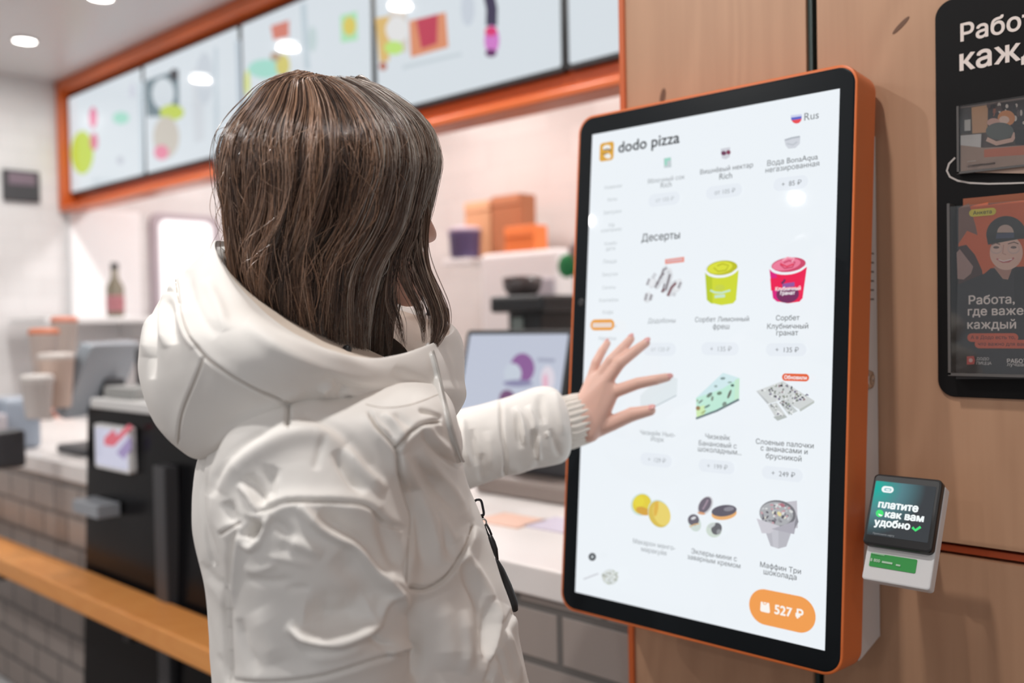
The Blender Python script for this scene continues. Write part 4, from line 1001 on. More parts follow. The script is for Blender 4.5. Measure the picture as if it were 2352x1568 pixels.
def model_folds(G, closed, strokes, puffs=()):
    """raises (+) or sinks (-) the cloth along fold lines; lines are given where the folds run in the photograph,
    the displacement is real relief on the garment"""
    N = outward(G, grid_normals(G, closed))
    pr = project(G); front = (N*(CAM-G)).sum(2) > 0
    sh = G.shape[:2]; D = np.zeros(sh)
    p2 = pr[..., :2].reshape(-1, 2)
    for s in strokes:
        pts, w, amp = s[0], s[1], s[2]; taper = s[3] if len(s) > 3 else 0.25
        q = smooth_line(pts); lo, hi = q.min(0)-3*w, q.max(0)+3*w
        m = front.ravel() & (p2[:, 0] > lo[0]) & (p2[:, 0] < hi[0]) & (p2[:, 1] > lo[1]) & (p2[:, 1] < hi[1])
        if not m.any(): continue
        d, t = seg_dist(p2[m], q)
        k_ = np.exp(-(d/w)**2)
        if taper > 0: k_ = k_*np.clip(np.minimum(t, 1-t)/taper, 0, 1)**0.7
        v = D.ravel(); v[m] += amp*k_; D = v.reshape(sh)
    return G+N*D[..., None]
def cloth_noise(G, closed, amp, scale, stretch=(1, 1, 1), seed=0.0):
    N = outward(G, grid_normals(G, closed)); sh = G.shape[:2]; D = np.zeros(sh[0]*sh[1])
    for i, p in enumerate(G.reshape(-1, 3)):
        q = Vector((p[0]*scale*stretch[0]+seed, p[1]*scale*stretch[1], p[2]*scale*stretch[2]))
        D[i] = noise.noise(q)+0.5*noise.noise(q*2.1)
    return G+N*(amp*D.reshape(sh))[..., None]
def seam(pts, w=5, depth=0.0035, puff=0.002):
    return [(pts, w, -depth, 0.05), (pts, w*5, puff, 0.15)]

# --- jacket body
torso_rows = [  # row, left, right, depth, half width
    (862, 630, 985, .960, .15), (890, 570, 1015, .955, .19), (930, 505, 1045, .950, .212), (1000, 466, 1056, .945, .212), (1030, 458, 1059, .945, .20), (1060, 450, 1062, .945, .182),
    (1120, 443, 1078, .945, .185), (1180, 445, 1104, .945, .187), (1240, 458, 1124, .945, .188), (1300, 472, 1145, .945, .19), (1380, 480, 1172, .945, .19),
    (1460, 484, 1192, .945, .192), (1540, 488, 1212, .945, .195), (1640, 490, 1236, .945, .20), (1760, 492, 1256, .945, .20), (1880, 494, 1262, .945, .20), (1910, 500, 1255, .945, .195), (1912, 560, 1190, .945, .16)]
rings = []
for y, xl, xr, d, hb in torso_rows:
    c = at((xl+xr)/2, y, d); a = (xr-xl)/2*d/FPX/0.965
    th = np.arange(24)*2*math.pi/24
    co, si = np.cos(th), np.sin(th)
    co = np.sign(co)*np.abs(co)**0.85; si = np.sign(si)*np.abs(si)**0.85
    P = c+np.outer(co, BF)*a+np.outer(si, BS)*hb
    pr = project(P)[:, 0]; k_ = (xr-xl)/(pr.max()-pr.min())      # keep the width seen from the side
    e1 = np.array([_R[0], _R[1], 0])/np.linalg.norm(_R[:2])
    want = xl+(pr-pr.min())*k_
    rings.append(P+np.outer((want-pr)*project(P)[:, 2]/FPX, e1))
T_ = loft(rings, 140, 150)
# --- sleeves
near = [(712, 950, .85, .012, .03), (700, 975, .828, .034, .045), (694, 1008, .810, .054, .06), (691, 1060, .795, .072, .072), (700, 1130, .785, .079, .076), (718, 1200, .775, .0765, .076), (732, 1280, .776, .0765, .076), (740, 1360, .778, .077, .076), (744, 1440, .780, .077, .076), (745, 1530, .782, .076, .074),
        (742, 1640, .786, .074, .072), (745, 1750, .80, .070, .068), (765, 1850, .825, .062, .062), (800, 1950, .85, .054, .054), (835, 2020, .868, .046, .046), (842, 2030, .872, .034, .034)]
SN = loft(tube_rings(near), 90, 170)
far = [(770, 935, 1.10, .03, .03), (780, 965, 1.12, .058, .056), (812, 1000, 1.155, .064, .062), (870, 1045, 1.215, .064, .062), (930, 1060, 1.272, .062, .06), (990, 1050, 1.306, .060, .059), (1060, 1032, 1.326, .057, .057), (1110, 1017, 1.336, .0547, .055), (1160, 1003, 1.345, .0543, .054), (1205, 990, 1.353, .0560, .055),
       (1245, 980, 1.360, .0590, .056), (1270, 974, 1.364, .0590, .056), (1286, 971, 1.367, .0540, .050), (1292, 970, 1.368, .041, .040), (1284, 971, 1.367, .032, .032)]
SF = loft(tube_rings(far), 80, 120)
# one shell of cloth from body and sleeves, softened where they meet, then the seams and folds
def closed_grid(bm, G):
    nv, nu = G.shape[:2]
    vs_ = [[bm.verts.new(p) for p in row] for row in G]
    for i in range(nv-1):
        for j in range(nu):
            bm.faces.new((vs_[i][j], vs_[i][(j+1) % nu], vs_[i+1][(j+1) % nu], vs_[i+1][j]))
    bm.faces.new(vs_[0][::-1]); bm.faces.new(vs_[-1])
bm = bmesh.new()
for G in (T_, SN, SF): closed_grid(bm, G)
bmesh.ops.recalc_face_normals(bm, faces=bm.faces[:])
me = bpy.data.meshes.new('shell'); bm.to_mesh(me); bm.free()
so = bpy.data.objects.new('shell', me); COL.objects.link(so)
m1_ = so.modifiers.new('a', 'REMESH'); m1_.mode = 'VOXEL'; m1_.voxel_size = 0.006
m2_ = so.modifiers.new('b', 'SMOOTH'); m2_.factor = 0.5; m2_.iterations = 14
m3_ = so.modifiers.new('c', 'SUBSURF'); m3_.levels = 2; m3_.subdivision_type = 'CATMULL_CLARK'
bpy.context.view_layer.update()
ev = so.evaluated_get(bpy.context.evaluated_depsgraph_get()); me2 = ev.to_mesh()
JV = np.empty(len(me2.vertices)*3, np.float32); me2.vertices.foreach_get('co', JV); JV = JV.reshape(-1, 3).astype(float)
JQ = np.empty(len(me2.loops), np.int32); me2.loops.foreach_get('vertex_index', JQ); JQ = JQ.reshape(-1, 4)
ev.to_mesh_clear(); bpy.data.objects.remove(so); bpy.data.meshes.remove(me)
def vert_normals(V, Q):
    fn = np.cross(V[Q[:, 2]]-V[Q[:, 0]], V[Q[:, 3]]-V[Q[:, 1]])
    N = np.zeros_like(V)
    for k_ in range(4):
        for c in range(3): N[:, c] += np.bincount(Q[:, k_], fn[:, c], len(V))
    return N/(np.linalg.norm(N, axis=1, keepdims=True)+1e-12)
def sculpt(V, Q, strokes):
    N = vert_normals(V, Q); pr = project(V); front = (N*(CAM-V)).sum(1) > 0; D = np.zeros(len(V))
    for s in strokes:
        pts, w, amp = s[0], s[1], s[2]; taper = s[3] if len(s) > 3 else 0.25; near_ = s[4] if len(s) > 4 else None
        q = smooth_line(pts); lo, hi = q.min(0)-3*w, q.max(0)+3*w
        m = front & (pr[:, 0] > lo[0]) & (pr[:, 0] < hi[0]) & (pr[:, 1] > lo[1]) & (pr[:, 1] < hi[1])
        if near_: m &= pr[:, 2] < near_
        if not m.any(): continue
        d, t = seg_dist(pr[m][:, :2], q); k_ = np.exp(-(d/w)**2)
        if taper > 0: k_ = k_*np.clip(np.minimum(t, 1-t)/taper, 0, 1)**0.7
        D[m] += amp*k_
    return V+N*D[:, None]
S1, S2 = .86, None                                        # sleeve folds stay on the near sleeve
jacket_folds = (
    # near sleeve
    seam([(587, 1177), (626, 1165), (659, 1153), (716, 1152), (778, 1154), (839, 1163), (880, 1196), (925, 1215)], 5, .0045, .003)
    + seam([(530, 1562), (640, 1562), (740, 1548), (860, 1512), (945, 1492)], 5, .0035, .003)
    + seam([(663, 925), (662, 955), (661, 985)], 4, .005, .001)
    + seam([(847, 942), (864, 979), (906, 1032), (913, 1089), (930, 1150), (941, 1190), (937, 1249), (933, 1343)], 4.5, .0075, .0035)
    + seam([(906, 1030), (925, 1007), (966, 977), (1015, 968)], 4, .006, .003)
    + seam([(1085, 1205), (1072, 1240), (1052, 1280), (1019, 1326), (974, 1351), (937, 1347)], 4.5, .0065, .0045)
    + seam([(504, 1228), (530, 1212), (553, 1199)], 4, .003, .001)
    + seam([(472, 1040), (468, 1120), (476, 1220), (490, 1300)], 4, .003, .0015)
    + seam([(1180, 1400), (1150, 1450), (1135, 1500), (1118, 1568)], 7, .004, .003)
    + [([(483, 1140), (504, 1089), (565, 1024), (640, 978)], 12, -.003, .2), ([(690, 962), (757, 980), (800, 1010), (842, 1060), (880, 1105)], 14, -.0025, .2),
       ([(505, 1130), (535, 1080), (590, 1035), (660, 1000), (730, 995), (790, 1030)], 26, .005, .2),
       ([(549, 1112), (573, 1138), (592, 1176)], 8, .0055, .3), ([(566, 1093), (590, 1130), (606, 1168)], 13, -.0055), ([(626, 1070), (616, 1110), (622, 1150)], 16, -.0045), ([(520, 1150), (530, 1185), (545, 1200)], 12, -.004),
       ([(598, 1172), (568, 1204), (550, 1240), (540, 1302), (531, 1400)], 9, .005, .2, S1), ([(590, 1192), (576, 1222), (572, 1238)], 17, -.011, .2), ([(553, 1243), (581, 1257), (604, 1222), (626, 1174)], 7, .005, .2),
       ([(690, 1160), (733, 1208), (778, 1235), (819, 1257), (864, 1314), (909, 1363), (936, 1405)], 11, .0075, .15), ([(730, 1180), (790, 1215), (850, 1255), (895, 1325)], 26, -.0065, .2), ([(770, 1275), (830, 1330), (880, 1395)], 30, -.004),
       ([(868, 1312), (917, 1342), (927, 1367)], 7, .005), ([(859, 1171), (900, 1253), (929, 1330)], 16, -.005),
       ([(660, 1432), (690, 1455), (730, 1468), (778, 1469), (839, 1446), (878, 1420)], 12, .0085, .2), ([(700, 1410), (774, 1418), (850, 1396)], 30, -.010, .3), ([(720, 1380), (790, 1370), (860, 1370)], 22, -.003),
       ([(911, 1361), (880, 1396), (874, 1428)], 7, .005), ([(847, 1453), (872, 1478), (906, 1484)], 8, -.005), ([(885, 1500), (915, 1486), (945, 1488)], 14, .005),
       ([(560, 1300), (590, 1310), (640, 1292)], 9, .0025), ([(560, 1330), (620, 1335), (680, 1330)], 10, -.0025), ([(655, 1351), (712, 1351)], 8, -.0025), ([(600, 1275), (660, 1285), (720, 1300)], 8, .002), ([(640, 1240), (690, 1250), (740, 1275)], 14, .003), ([(630, 1190), (660, 1230), (650, 1270)], 14, -.003),
       ([(590, 1400), (620, 1460), (640, 1520)], 26, .003), ([(548, 1420), (565, 1490), (600, 1545)], 12, -.003), ([(700, 1510), (770, 1502), (850, 1474)], 16, .003),
       ([(770, 1035), (800, 1090), (835, 1135)], 12, -.0055), ([(790, 1025), (830, 1080), (880, 1130)], 14, .004), ([(745, 1000), (732, 1045), (722, 1080)], 9, -.0022),
       ([(940, 1392), (955, 1440), (957, 1510), (955, 1568)], 9, -.007, .1), ([(541, 1215), (527, 1300), (520, 1420), (526, 1568)], 9, -.007, .1),
       # front panel
       ([(880, 950), (905, 975), (926, 1012)], 7, .005), ([(862, 950), (890, 985), (908, 1022)], 7, -.0035), ([(905, 948), (930, 970), (945, 990)], 7, -.003), ([(962, 942), (990, 950), (1016, 962)], 5, -.006),
       ([(962, 985), (995, 1025), (1030, 1055), (1062, 1074)], 7, -.005), ([(960, 975), (1000, 1012), (1040, 1046)], 12, .004),
       ([(921, 1044), (974, 1146), (1040, 1250)], 16, .005), ([(950, 1050), (1005, 1120), (1060, 1180)], 13, -.003), ([(962, 1032), (1035, 1126), (1076, 1200)], 14, .004), ([(941, 1126), (985, 1210), (1012, 1300)], 14, .0045), ([(930, 1110), (960, 1220), (975, 1310)], 11, -.003), ([(985, 1150), (1020, 1230), (1035, 1290)], 9, -.003),
       ([(1058, 1290), (1098, 1368), (1112, 1440), (1112, 1501)], 16, -.006), ([(1065, 1270), (1115, 1350), (1140, 1430)], 12, .005), ([(1133, 1380), (1136, 1440), (1122, 1520)], 7, .005), ([(1122, 1370), (1124, 1440), (1108, 1520)], 7, -.004),
       ([(1000, 1370), (1030, 1450), (1035, 1540)], 34, .005), ([(955, 1370), (960, 1450), (962, 1560)], 14, -.005), ([(1060, 1400), (1072, 1480), (1066, 1550)], 16, .004), ([(1150, 1440), (1180, 1510), (1195, 1568)], 8, .004), ([(1140, 1490), (1168, 1568)], 7, -.004),
       ([(460, 1290), (490, 1330), (520, 1350)], 10, -.0018), ([(475, 1330), (505, 1375), (525, 1405)], 10, .0014), ([(500, 1500), (512, 1535), (522, 1568)], 8, -.0015),
       # far sleeve
       ([(1063, 960), (1066, 1025), (1082, 1070)], 7, .0045), ([(1084, 985), (1090, 1030), (1096, 1070)], 8, -.0045), ([(1108, 1040), (1106, 1075), (1103, 1105)], 8, -.003), ([(1120, 990), (1128, 1040), (1124, 1080)], 12, .003),
       ([(1180, 935), (1198, 965), (1206, 1022)], 7, .005), ([(1188, 950), (1192, 1000), (1198, 1030)], 6, -.004), ([(1212, 930), (1226, 965), (1228, 995)], 7, .004), ([(1226, 985), (1228, 1020), (1232, 1050)], 7, -.007), ([(1238, 1000), (1236, 1035), (1240, 1058)], 5, .005),
       ([(1241, 905), (1243, 940), (1247, 975)], 10, -.0045), ([(1262, 985), (1272, 1010), (1286, 1050)], 7, -.004), ([(1256, 990), (1262, 1006)], 6, .004), ([(1272, 900), (1285, 950), (1296, 1000)], 9, .003), ([(1170, 1080), (1200, 1076), (1232, 1060)], 10, .003)]
    + seam([(1151, 915), (1151, 965), (1153, 1003), (1159, 1041), (1159, 1095)], 4.5, .0045, .003))
jacket_folds = [(f[0], f[1], f[2]*((1.3 if f[1] > 10.5 else 0.8) if f[1] > 5.5 and f[0][0][0] < 950 else 1.15))+tuple(f[3:]) for f in jacket_folds]
JV = sculpt(JV, JQ, jacket_folds)
nn_ = vert_normals(JV, JQ)
pn = project(JV)
vis = np.flatnonzero((pn[:, 0] > 380) & (pn[:, 0] < 1380) & (pn[:, 1] < 1640))
dn_ = np.array([noise.noise(Vector((p[0]*18, p[1]*18, p[2]*18)))+.6*noise.noise(Vector((p[0]*43+3, p[1]*43, p[2]*38))) for p in JV[vis]])
JV[vis] += nn_[vis]*(.0011*dn_)[:, None]
JN = vert_normals(JV, JQ)
cuffc = [(1284, 973, 1.367, .0350, .035), (1298, 971, 1.370, .0385, .037), (1308, 969, 1.373, .0378, .037), (1325, 964, 1.379, .0374, .036), (1340, 960, 1.384, .0370, .035), (1346, 958.5, 1.386, .0364, .034), (1344, 959, 1.3855, .0335, .031), (1322, 965, 1.378, .0325, .030)]
CF = loft(tube_rings(cuffc, 20), 240, 60)
th = np.arange(240)*2*math.pi/240
Ncf = outward(CF, grid_normals(CF, True))
fade = np.clip(np.minimum(np.arange(60)/4, (42-np.arange(60))/14), 0, 1)[:, None]
CF = CF+Ncf*(0.0014*np.cos(26*th)[None, :]*fade)[..., None]

# --- hood and collar: rings round the neck, stations from the zip over her right shoulder and the back to the far side
E_ = [(1012, 905, .900), (905, 942, .835), (790, 918, .785), (660, 938, .765), (560, 985, .77), (448, 1050, .83), (420, 1000, .94), (560, 930, 1.05), (800, 900, 1.12), (1056, 915, 1.05)]
D_ = [(1008, 872, .902), (900, 908, .825), (780, 886, .765), (640, 895, .738), (505, 935, .752), (376, 985, .83), (362, 930, .94), (520, 880, 1.08), (800, 850, 1.13), (1054, 870, 1.05)]
C1 = [(1001, 832, .905), (895, 872, .818), (770, 838, .755), (610, 815, .728), (445, 838, .752), (331, 870, .84), (336, 800, .95), (450, 760, 1.06), (760, 760, 1.13), (1050, 815, 1.05)]
C2 = [(992, 806, .908), (890, 842, .818), (760, 806, .758), (585, 748, .742), (430, 735, .775), (352, 735, .86), (392, 660, .95), (480, 630, 1.05), (750, 690, 1.12), (1046, 772, 1.05)]
B2 = [(987, 792, .912), (880, 820, .824), (738, 802, .772), (598, 724, .778), (512, 636, .825), (480, 572, .90), (505, 560, .965), (580, 575, 1.03), (760, 650, 1.1), (1034, 744, 1.04)]
B1 = [(981, 791, .918), (876, 822, .834), (738, 806, .784), (608, 730, .795), (528, 648, .845), (500, 580, .915), (518, 568, .968), (590, 582, 1.02), (762, 655, 1.09), (1024, 744, 1.032)]
A1 = [(965, 806, .93), (868, 826, .88), (745, 774, .905), (652, 718, .915), (585, 664, .93), (552, 618, .95), (560, 600, .97), (610, 612, 1.0), (765, 680, 1.05), (1000, 765, 1.02)]
A2 = [(930, 830, .945), (868, 812, .92), (775, 764, .935), (700, 712, .94), (655, 680, .945), (630, 655, .955), (640, 645, .965), (662, 655, .985), (765, 690, 1.0), (920, 790, .98)]
E2 = [(1000, 945, .955), (905, 965, .885), (790, 945, .84), (665, 965, .825), (575, 1005, .83), (470, 1050, .87), (450, 1000, .95), (580, 960, 1.05), (800, 935, 1.10), (1035, 960, 1.06)]
hood_c = [[at(*p) for p in ring] for ring in (E2, E_, D_, C1, C2, B2, B1, A1, A2)]
HNUM, HNVM = 760, 380
HD = loft(hood_c, HNUM, HNVM)
hood_folds = (
    seam([(1008, 905), (940, 930), (880, 935), (840, 925), (790, 912)], 4, .002, .0)
    + seam([(403, 640), (410, 690), (432, 760), (470, 815), (520, 855), (590, 895), (665, 925)], 3.5, .0045, .0018)
    + seam([(470, 818), (445, 880), (418, 950), (408, 1020)], 3, .003, .001)
    + seam([(362, 672), (385, 668), (405, 672)], 4, .003, .001)
    + [([(362, 680), (358, 730), (350, 790), (350, 870)], 7, -.006), ([(352, 720), (340, 760), (335, 820)], 12, .004), ([(388, 690), (395, 740), (398, 790)], 10, -.005), ([(370, 690), (372, 740), (380, 800)], 9, .004), ([(412, 700), (425, 750), (450, 800)], 10, .004),
       ([(430, 620), (440, 680), (470, 740), (500, 770)], 14, -.003), ([(470, 640), (500, 700), (520, 760)], 14, .003), ([(560, 740), (640, 800), (740, 850), (860, 880)], 18, .003), ([(740, 860), (800, 890), (870, 900)], 12, -.003), ([(900, 850), (950, 880), (990, 900)], 16, -.003),
       ([(735, 905), (750, 890), (770, 880)], 10, .004), ([(775, 912), (788, 900), (795, 885)], 8, -.004), ([(700, 900), (640, 925), (560, 970), (480, 1030)], 12, .004)])
HD = cloth_noise(HD, True, .0016, 16, (1, 1, 1), 5.5)
HD = model_folds(HD, True, hood_folds)

person = thing('person', 'woman in a cream hooded puffer jacket touching the lit kiosk screen with one hand', 'person', (H0[0]-0.03, H0[1]-0.02, 0.0))

# --- her body, one continuous surface
def ball_points(c, r, M=None):
    out = []
    for i in range(1, 8):
        a = math.pi*i/8
        for k_ in range(12):
            t = 2*math.pi*k_/12; out.append((math.sin(a)*math.cos(t), math.sin(a)*math.sin(t), math.cos(a)))
    out += [(0, 0, 1), (0, 0, -1)]
    o = np.array(out)*np.asarray(r)
    if M is not None: o = o@np.array(M)
    return o+np.asarray(c)
bbody = bmesh.new()
def hull(*balls):
    pts = np.concatenate([ball_points(*b_) for b_ in balls])
    vs_ = [bbody.verts.new(p) for p in pts]
    r = bmesh.ops.convex_hull(bbody, input=vs_)
    dead = list({g for g in r['geom_interior']+r['geom_unused'] if isinstance(g, bmesh.types.BMVert)})
    bmesh.ops.delete(bbody, geom=dead, context='VERTS')
HM = np.array([HF, HS, HU])
def hb(f, s, u, r): return (hd(f, s, u), r, HM)
S_ = 0.95
def hs_(f, s, u, r): return hb(f*S_, s*S_, u*S_, tuple(x*S_ for x in (r if isinstance(r, tuple) else (r, r, r))))
hull(hs_(-.012, 0, .030, (.094, .074, .084)))
hull(hs_(.02, 0, .03, (.07, .066, .066)), hs_(.045, 0, -.055, (.040, .046, .045)))
hull(hs_(.045, 0, -.06, (.042, .048, .04)), hs_(.082, 0, -.100, (.017, .021, .014)), hs_(.0, .045, -.055, .018), hs_(.0, -.045, -.055, .018))
hull(hs_(.083, 0, .010, (.007, .007, .008)), hs_(.104, 0, -.031, (.009, .008, .008)))
hull(hs_(.104, 0, -.034, (.009, .008, .007)), hs_(.090, .011, -.040, (.008, .006, .006)), hs_(.090, -.011, -.040, (.008, .006, .006)))
hull(hs_(.089, .012, -.057, (.008, .006, .005)), hs_(.094, 0, -.056, (.008, .009, .0055)), hs_(.089, -.012, -.057, (.008, .006, .005)))
hull(hs_(.088, .010, -.068, (.008, .006, .006)), hs_(.092, 0, -.068, (.008, .009, .0065)), hs_(.088, -.010, -.068, (.008, .006, .006)))
hull(hs_(.078, .03, .026, (.012, .018, .007)), hs_(.082, 0, .026, (.010, .012, .008)), hs_(.078, -.03, .026, (.012, .018, .007)))
for s in (1, -1):
    hull(hs_(.055, .042*s, -.028, (.024, .022, .022)))
    hull(hs_(-.008, .076*s, .0, (.017, .006, .018)), hs_(-.004, .074*s, -.026, (.010, .006, .010)))
NB = at(700, 900, .955); NB[2] = 1.335
hull((hd(-.03, 0, -.05), .050), (NB+np.array([0, 0, .02]), .055))
hull((NB+np.array([0, 0, .02]), .05), (NB-BF*.01+np.array([0, 0, -.09])+BS*.09, .04), (NB-BF*.01+np.array([0, 0, -.09])-BS*.09, .04))
TC = at(790, 1200, .945)
def tc(z, f=0, s=0): return np.array([TC[0], TC[1], z])+BF*f+BS*s
hull((tc(1.22, 0, .08), .06), (tc(1.22, 0, -.08), .06), (tc(1.08, .01, .07), .07), (tc(1.08, .01, -.07), .07))
hull((tc(1.08, .01, .07), .07), (tc(1.08, .01, -.07), .07), (tc(.90, .0, .09), .08), (tc(.90, 0, -.09), .08))
for s in (1, -1):
    hull((tc(.88, 0, .09*s), .085), (tc(.50, .02, .09*s), .055)); hull((tc(.50, .02, .09*s), .055), (tc(.09, -.02, .09*s), .038))
    hull((tc(.06, -.03, .09*s), .04), (tc(.045, .10, .095*s), (.035, .035, .03))); hull((tc(.06, -.03, .09*s), .04), (tc(.09, -.02, .09*s), .042))
# her right arm, hanging, hand by the pocket
RS, RE, RW = at(700, 1040, .82), at(745, 1560, .785), at(838, 2025, .872)
hull((NB-BF*.01+np.array([0, 0, -.09])+BS*.09, .04), (RS, .038)); hull((RS, .038), (RE, .036)); hull((RE, .038), (RW, .027))
rw = unit(RW-RE)
palm = RW+rw*.055
hull((RW, .024), (palm+BS*.0, (.026, .018, .024)), (palm+rw*.02, .022))
for i, (o, ln) in enumerate(((-.028, .060), (-.009, .068), (.009, .064), (.026, .052))):
    a = palm+rw*.025+BF*(-o); b_ = a+rw*ln*.55+BF*.004; c = b_+rw*ln*.4-BS*.014
    hull((a, .0092), (b_, .0084)); hull((b_, .0084), (c, .0072))
hull((RW+rw*.02+BF*.02, .012), (palm+BF*.042+rw*.01, .0100)); hull((palm+BF*.042+rw*.01, .0100), (palm+BF*.046+rw*.045, .0085))
# her left arm, reaching to the screen
LS, LE, LW = at(780, 970, 1.12), at(965, 1058, 1.297), kiosk_point(1338, 962, .062)
hull((NB-BF*.01+np.array([0, 0, -.09])-BS*.09, .04), (LS, .038)); hull((LS, .038), (LE, .036)); hull((LE, .038), (LW, (.027, .024, .027)))
kp = kiosk_point
HR = np.array([kx, -kn, kz])
W1, W2 = kp(1344, 930, .062), kp(1354, 992, .060)
joints = {
    'index':  [(1409, 900, .046), (1465, 880, .036), (1506, 872, .022), (1533, 866, .0085)],
    'middle': [(1394, 874, .052), (1424, 833, .046), (1457, 807, .030), (1484, 787, .015)],
    'ring':   [(1376, 868, .052), (1402, 829, .048), (1430, 800, .034), (1449, 778, .018)],
    'little': [(1360, 868, .047), (1369, 833, .045), (1383, 806, .034), (1395, 788, .019)],
    'thumb':  [(1366, 985, .050), (1405, 972, .042), (1452, 951, .032), (1494, 942, .022)]}
radii = {'index': (.0098, .0086, .0077, .0064), 'middle': (.0098, .0088, .0079, .0066), 'ring': (.0094, .0083, .0076, .0063), 'little': (.0086, .0074, .0067, .0056), 'thumb': (.0140, .0112, .0105, .0080)}
J = {n_: [kp(*p) for p in v] for n_, v in joints.items()}
for n_, P in J.items():
    r = radii[n_]
    for a in range(3):
        hull((P[a], r[a]), (P[a+1], r[a+1]))
    for a in (1, 2): hull((P[a], r[a]*1.04))
# palm: slabs from the wrist to the knuckles
for a, b_ in (('index', 'middle'), ('middle', 'ring'), ('ring', 'little')):
    hull((W1, .0155), (W2, .0155), (J[a][0], .0095), (J[b_][0], .0090))
hull((W2, .015), (J['thumb'][0], .0135), (J['index'][0], .0090), (kp(1385, 935, .046), .012))
hull((W1, .0155), (W2, .0155), (LW, .024))
for n_ in ('index', 'middle', 'ring', 'little'):                        # the tendons on the back of the hand
    m_ = (J[n_][0]+kn*.0068); w_ = (W1*.6+W2*.4)+kn*.0125+(J[n_][0]-J['middle'][0])*.15
    hull((m_, .0036), (m_*.45+w_*.55, .0026))
me = bpy.data.meshes.new('body'); bbody.to_mesh(me); bbody.free()
bo = link('body', me, M_skin, person, True)
rm = bo.modifiers.new('remesh', 'REMESH'); rm.mode = 'VOXEL'; rm.voxel_size = 0.0019; rm.use_smooth_shade = True
sm_ = bo.modifiers.new('smooth', 'SMOOTH'); sm_.factor = 0.5; sm_.iterations = 7
M_nail = mat('finger_nail', lin((226, 168, 164)), 0.25)
M_eye = mat('eye_white', (0.75, 0.74, 0.72), 0.15)
for s in (1, -1):
    bm = bmesh.new(); bmesh.ops.create_uvsphere(bm, u_segments=20, v_segments=14, radius=.0118)
    bmesh.ops.translate(bm, verts=bm.verts, vec=Vector(hd(.073, .031*s, .004))); from_bm('eye', bm, M_eye, bo, True)
for n_, P in J.items():
    t = unit(P[3]-P[2]); up = unit(kn-t*(kn@t)); sd_ = np.cross(t, up)
    if n_ == 'thumb': up = unit(up*.75-sd_*.66); sd_ = np.cross(t, up)
    r = radii[n_][3]; c = P[3]+t*r*.25+up*r*.74
    bm = bmesh.new(); bmesh.ops.create_uvsphere(bm, u_segments=16, v_segments=10, radius=1)
    bmesh.ops.transform(bm, matrix=Matrix([[t[i]*r*.95, sd_[i]*r*.66, up[i]*r*.22, c[i]] for i in range(3)]+[[0, 0, 0, 1]]), verts=bm.verts)
    from_bm('fingernail', bm, M_nail, bo, True)

# --- clothes as parts
def sheet(name, G, closed, m, parent, caps=False, reverse=False):
    nv, nu = G.shape[:2]
    Q = grid_quads(nv, nu, closed)
    N = grid_normals(G, closed); c = G.mean((0, 1))
    if ((G-c)*N).sum() < 0: Q = Q[:, ::-1]
    me = fast_mesh(name, G.reshape(-1, 3), Q)
    return link(name, me, m, parent, True)
def patch(name, faces, m, parent):
    used = np.unique(JQ[faces]); rm_ = np.full(len(JV), -1); rm_[used] = np.arange(len(used))
    me = fast_mesh(name, JV[used], rm_[JQ[faces]])
    o = link(name, me, m, parent, True)
    me.normals_split_custom_set_from_vertices(JN[used].tolist())
    return o
Fc = JV[JQ].mean(1); ax = np.array([at(*s_[:3]) for s_ in smooth_line([p[:3] for p in near], 6)]); axf = np.array([at(*s_[:3]) for s_ in smooth_line([p[:3] for p in far], 6)])
def axis_dist(P, A):
    best = np.full(len(P), 9.0)
    for a_ in A: best = np.minimum(best, ((P-a_)**2).sum(1))
    return np.sqrt(best)
pf = project(Fc)
arm_r = np.interp(pf[:, 1], [940, 1000, 1060, 1130, 2030], [.040, .058, .078, .088, .088])
is_near = (axis_dist(Fc, ax) < arm_r) & (pf[:, 2] < .90) & (pf[:, 1] > 955)
is_far = (axis_dist(Fc, axf) < .075) & (pf[:, 2] > 1.14)
jacket = patch('jacket', np.flatnonzero(~(is_near | is_far)), M_coat, person)
patch('sleeve', np.flatnonzero(is_near), M_coat, jacket)
patch('sleeve', np.flatnonzero(is_far & ~is_near), M_coat, jacket)
sheet('cuff', CF, True, mat('rib_knit', lin((234, 228, 220)), 0.7), jacket)
hood = sheet('hood', HD, True, M_coat, jacket)
hood.data.materials.append(M_lining)
mi = np.zeros(len(hood.data.polygons), np.int32); mi.reshape(-1, HNUM)[int((HNVM-1)*6.3/8):] = 1
hood.data.polygons.foreach_set('material_index', mi)
tr = bmesh.new()
for s in (1, -1):
    add_tube(tr, [tc(.95, 0, .08*s), tc(.7, .015, .09*s), tc(.5, .025, .09*s), tc(.3, .0, .09*s), tc(.10, -.02, .09*s)], [.115, .098, .075, .066, .062], 24)
from_bm('trousers', tr, mat('dark_denim', (0.03, 0.035, 0.05), 0.7), person, False)
for s in (1, -1):
    bm = bmesh.new(); 
    add_tube(bm, [tc(.16, -.02, .09*s), tc(.08, -.022, .09*s), tc(.055, .0, .092*s), tc(.05, .06, .094*s), tc(.045, .125, .095*s), tc(.04, .15, .095*s)], [.056, .056, .054, .046, .042, .02], 20)
    from_bm('boot', bm, mat('black_leather', (0.02, 0.02, 0.02), 0.4), person, True)
    

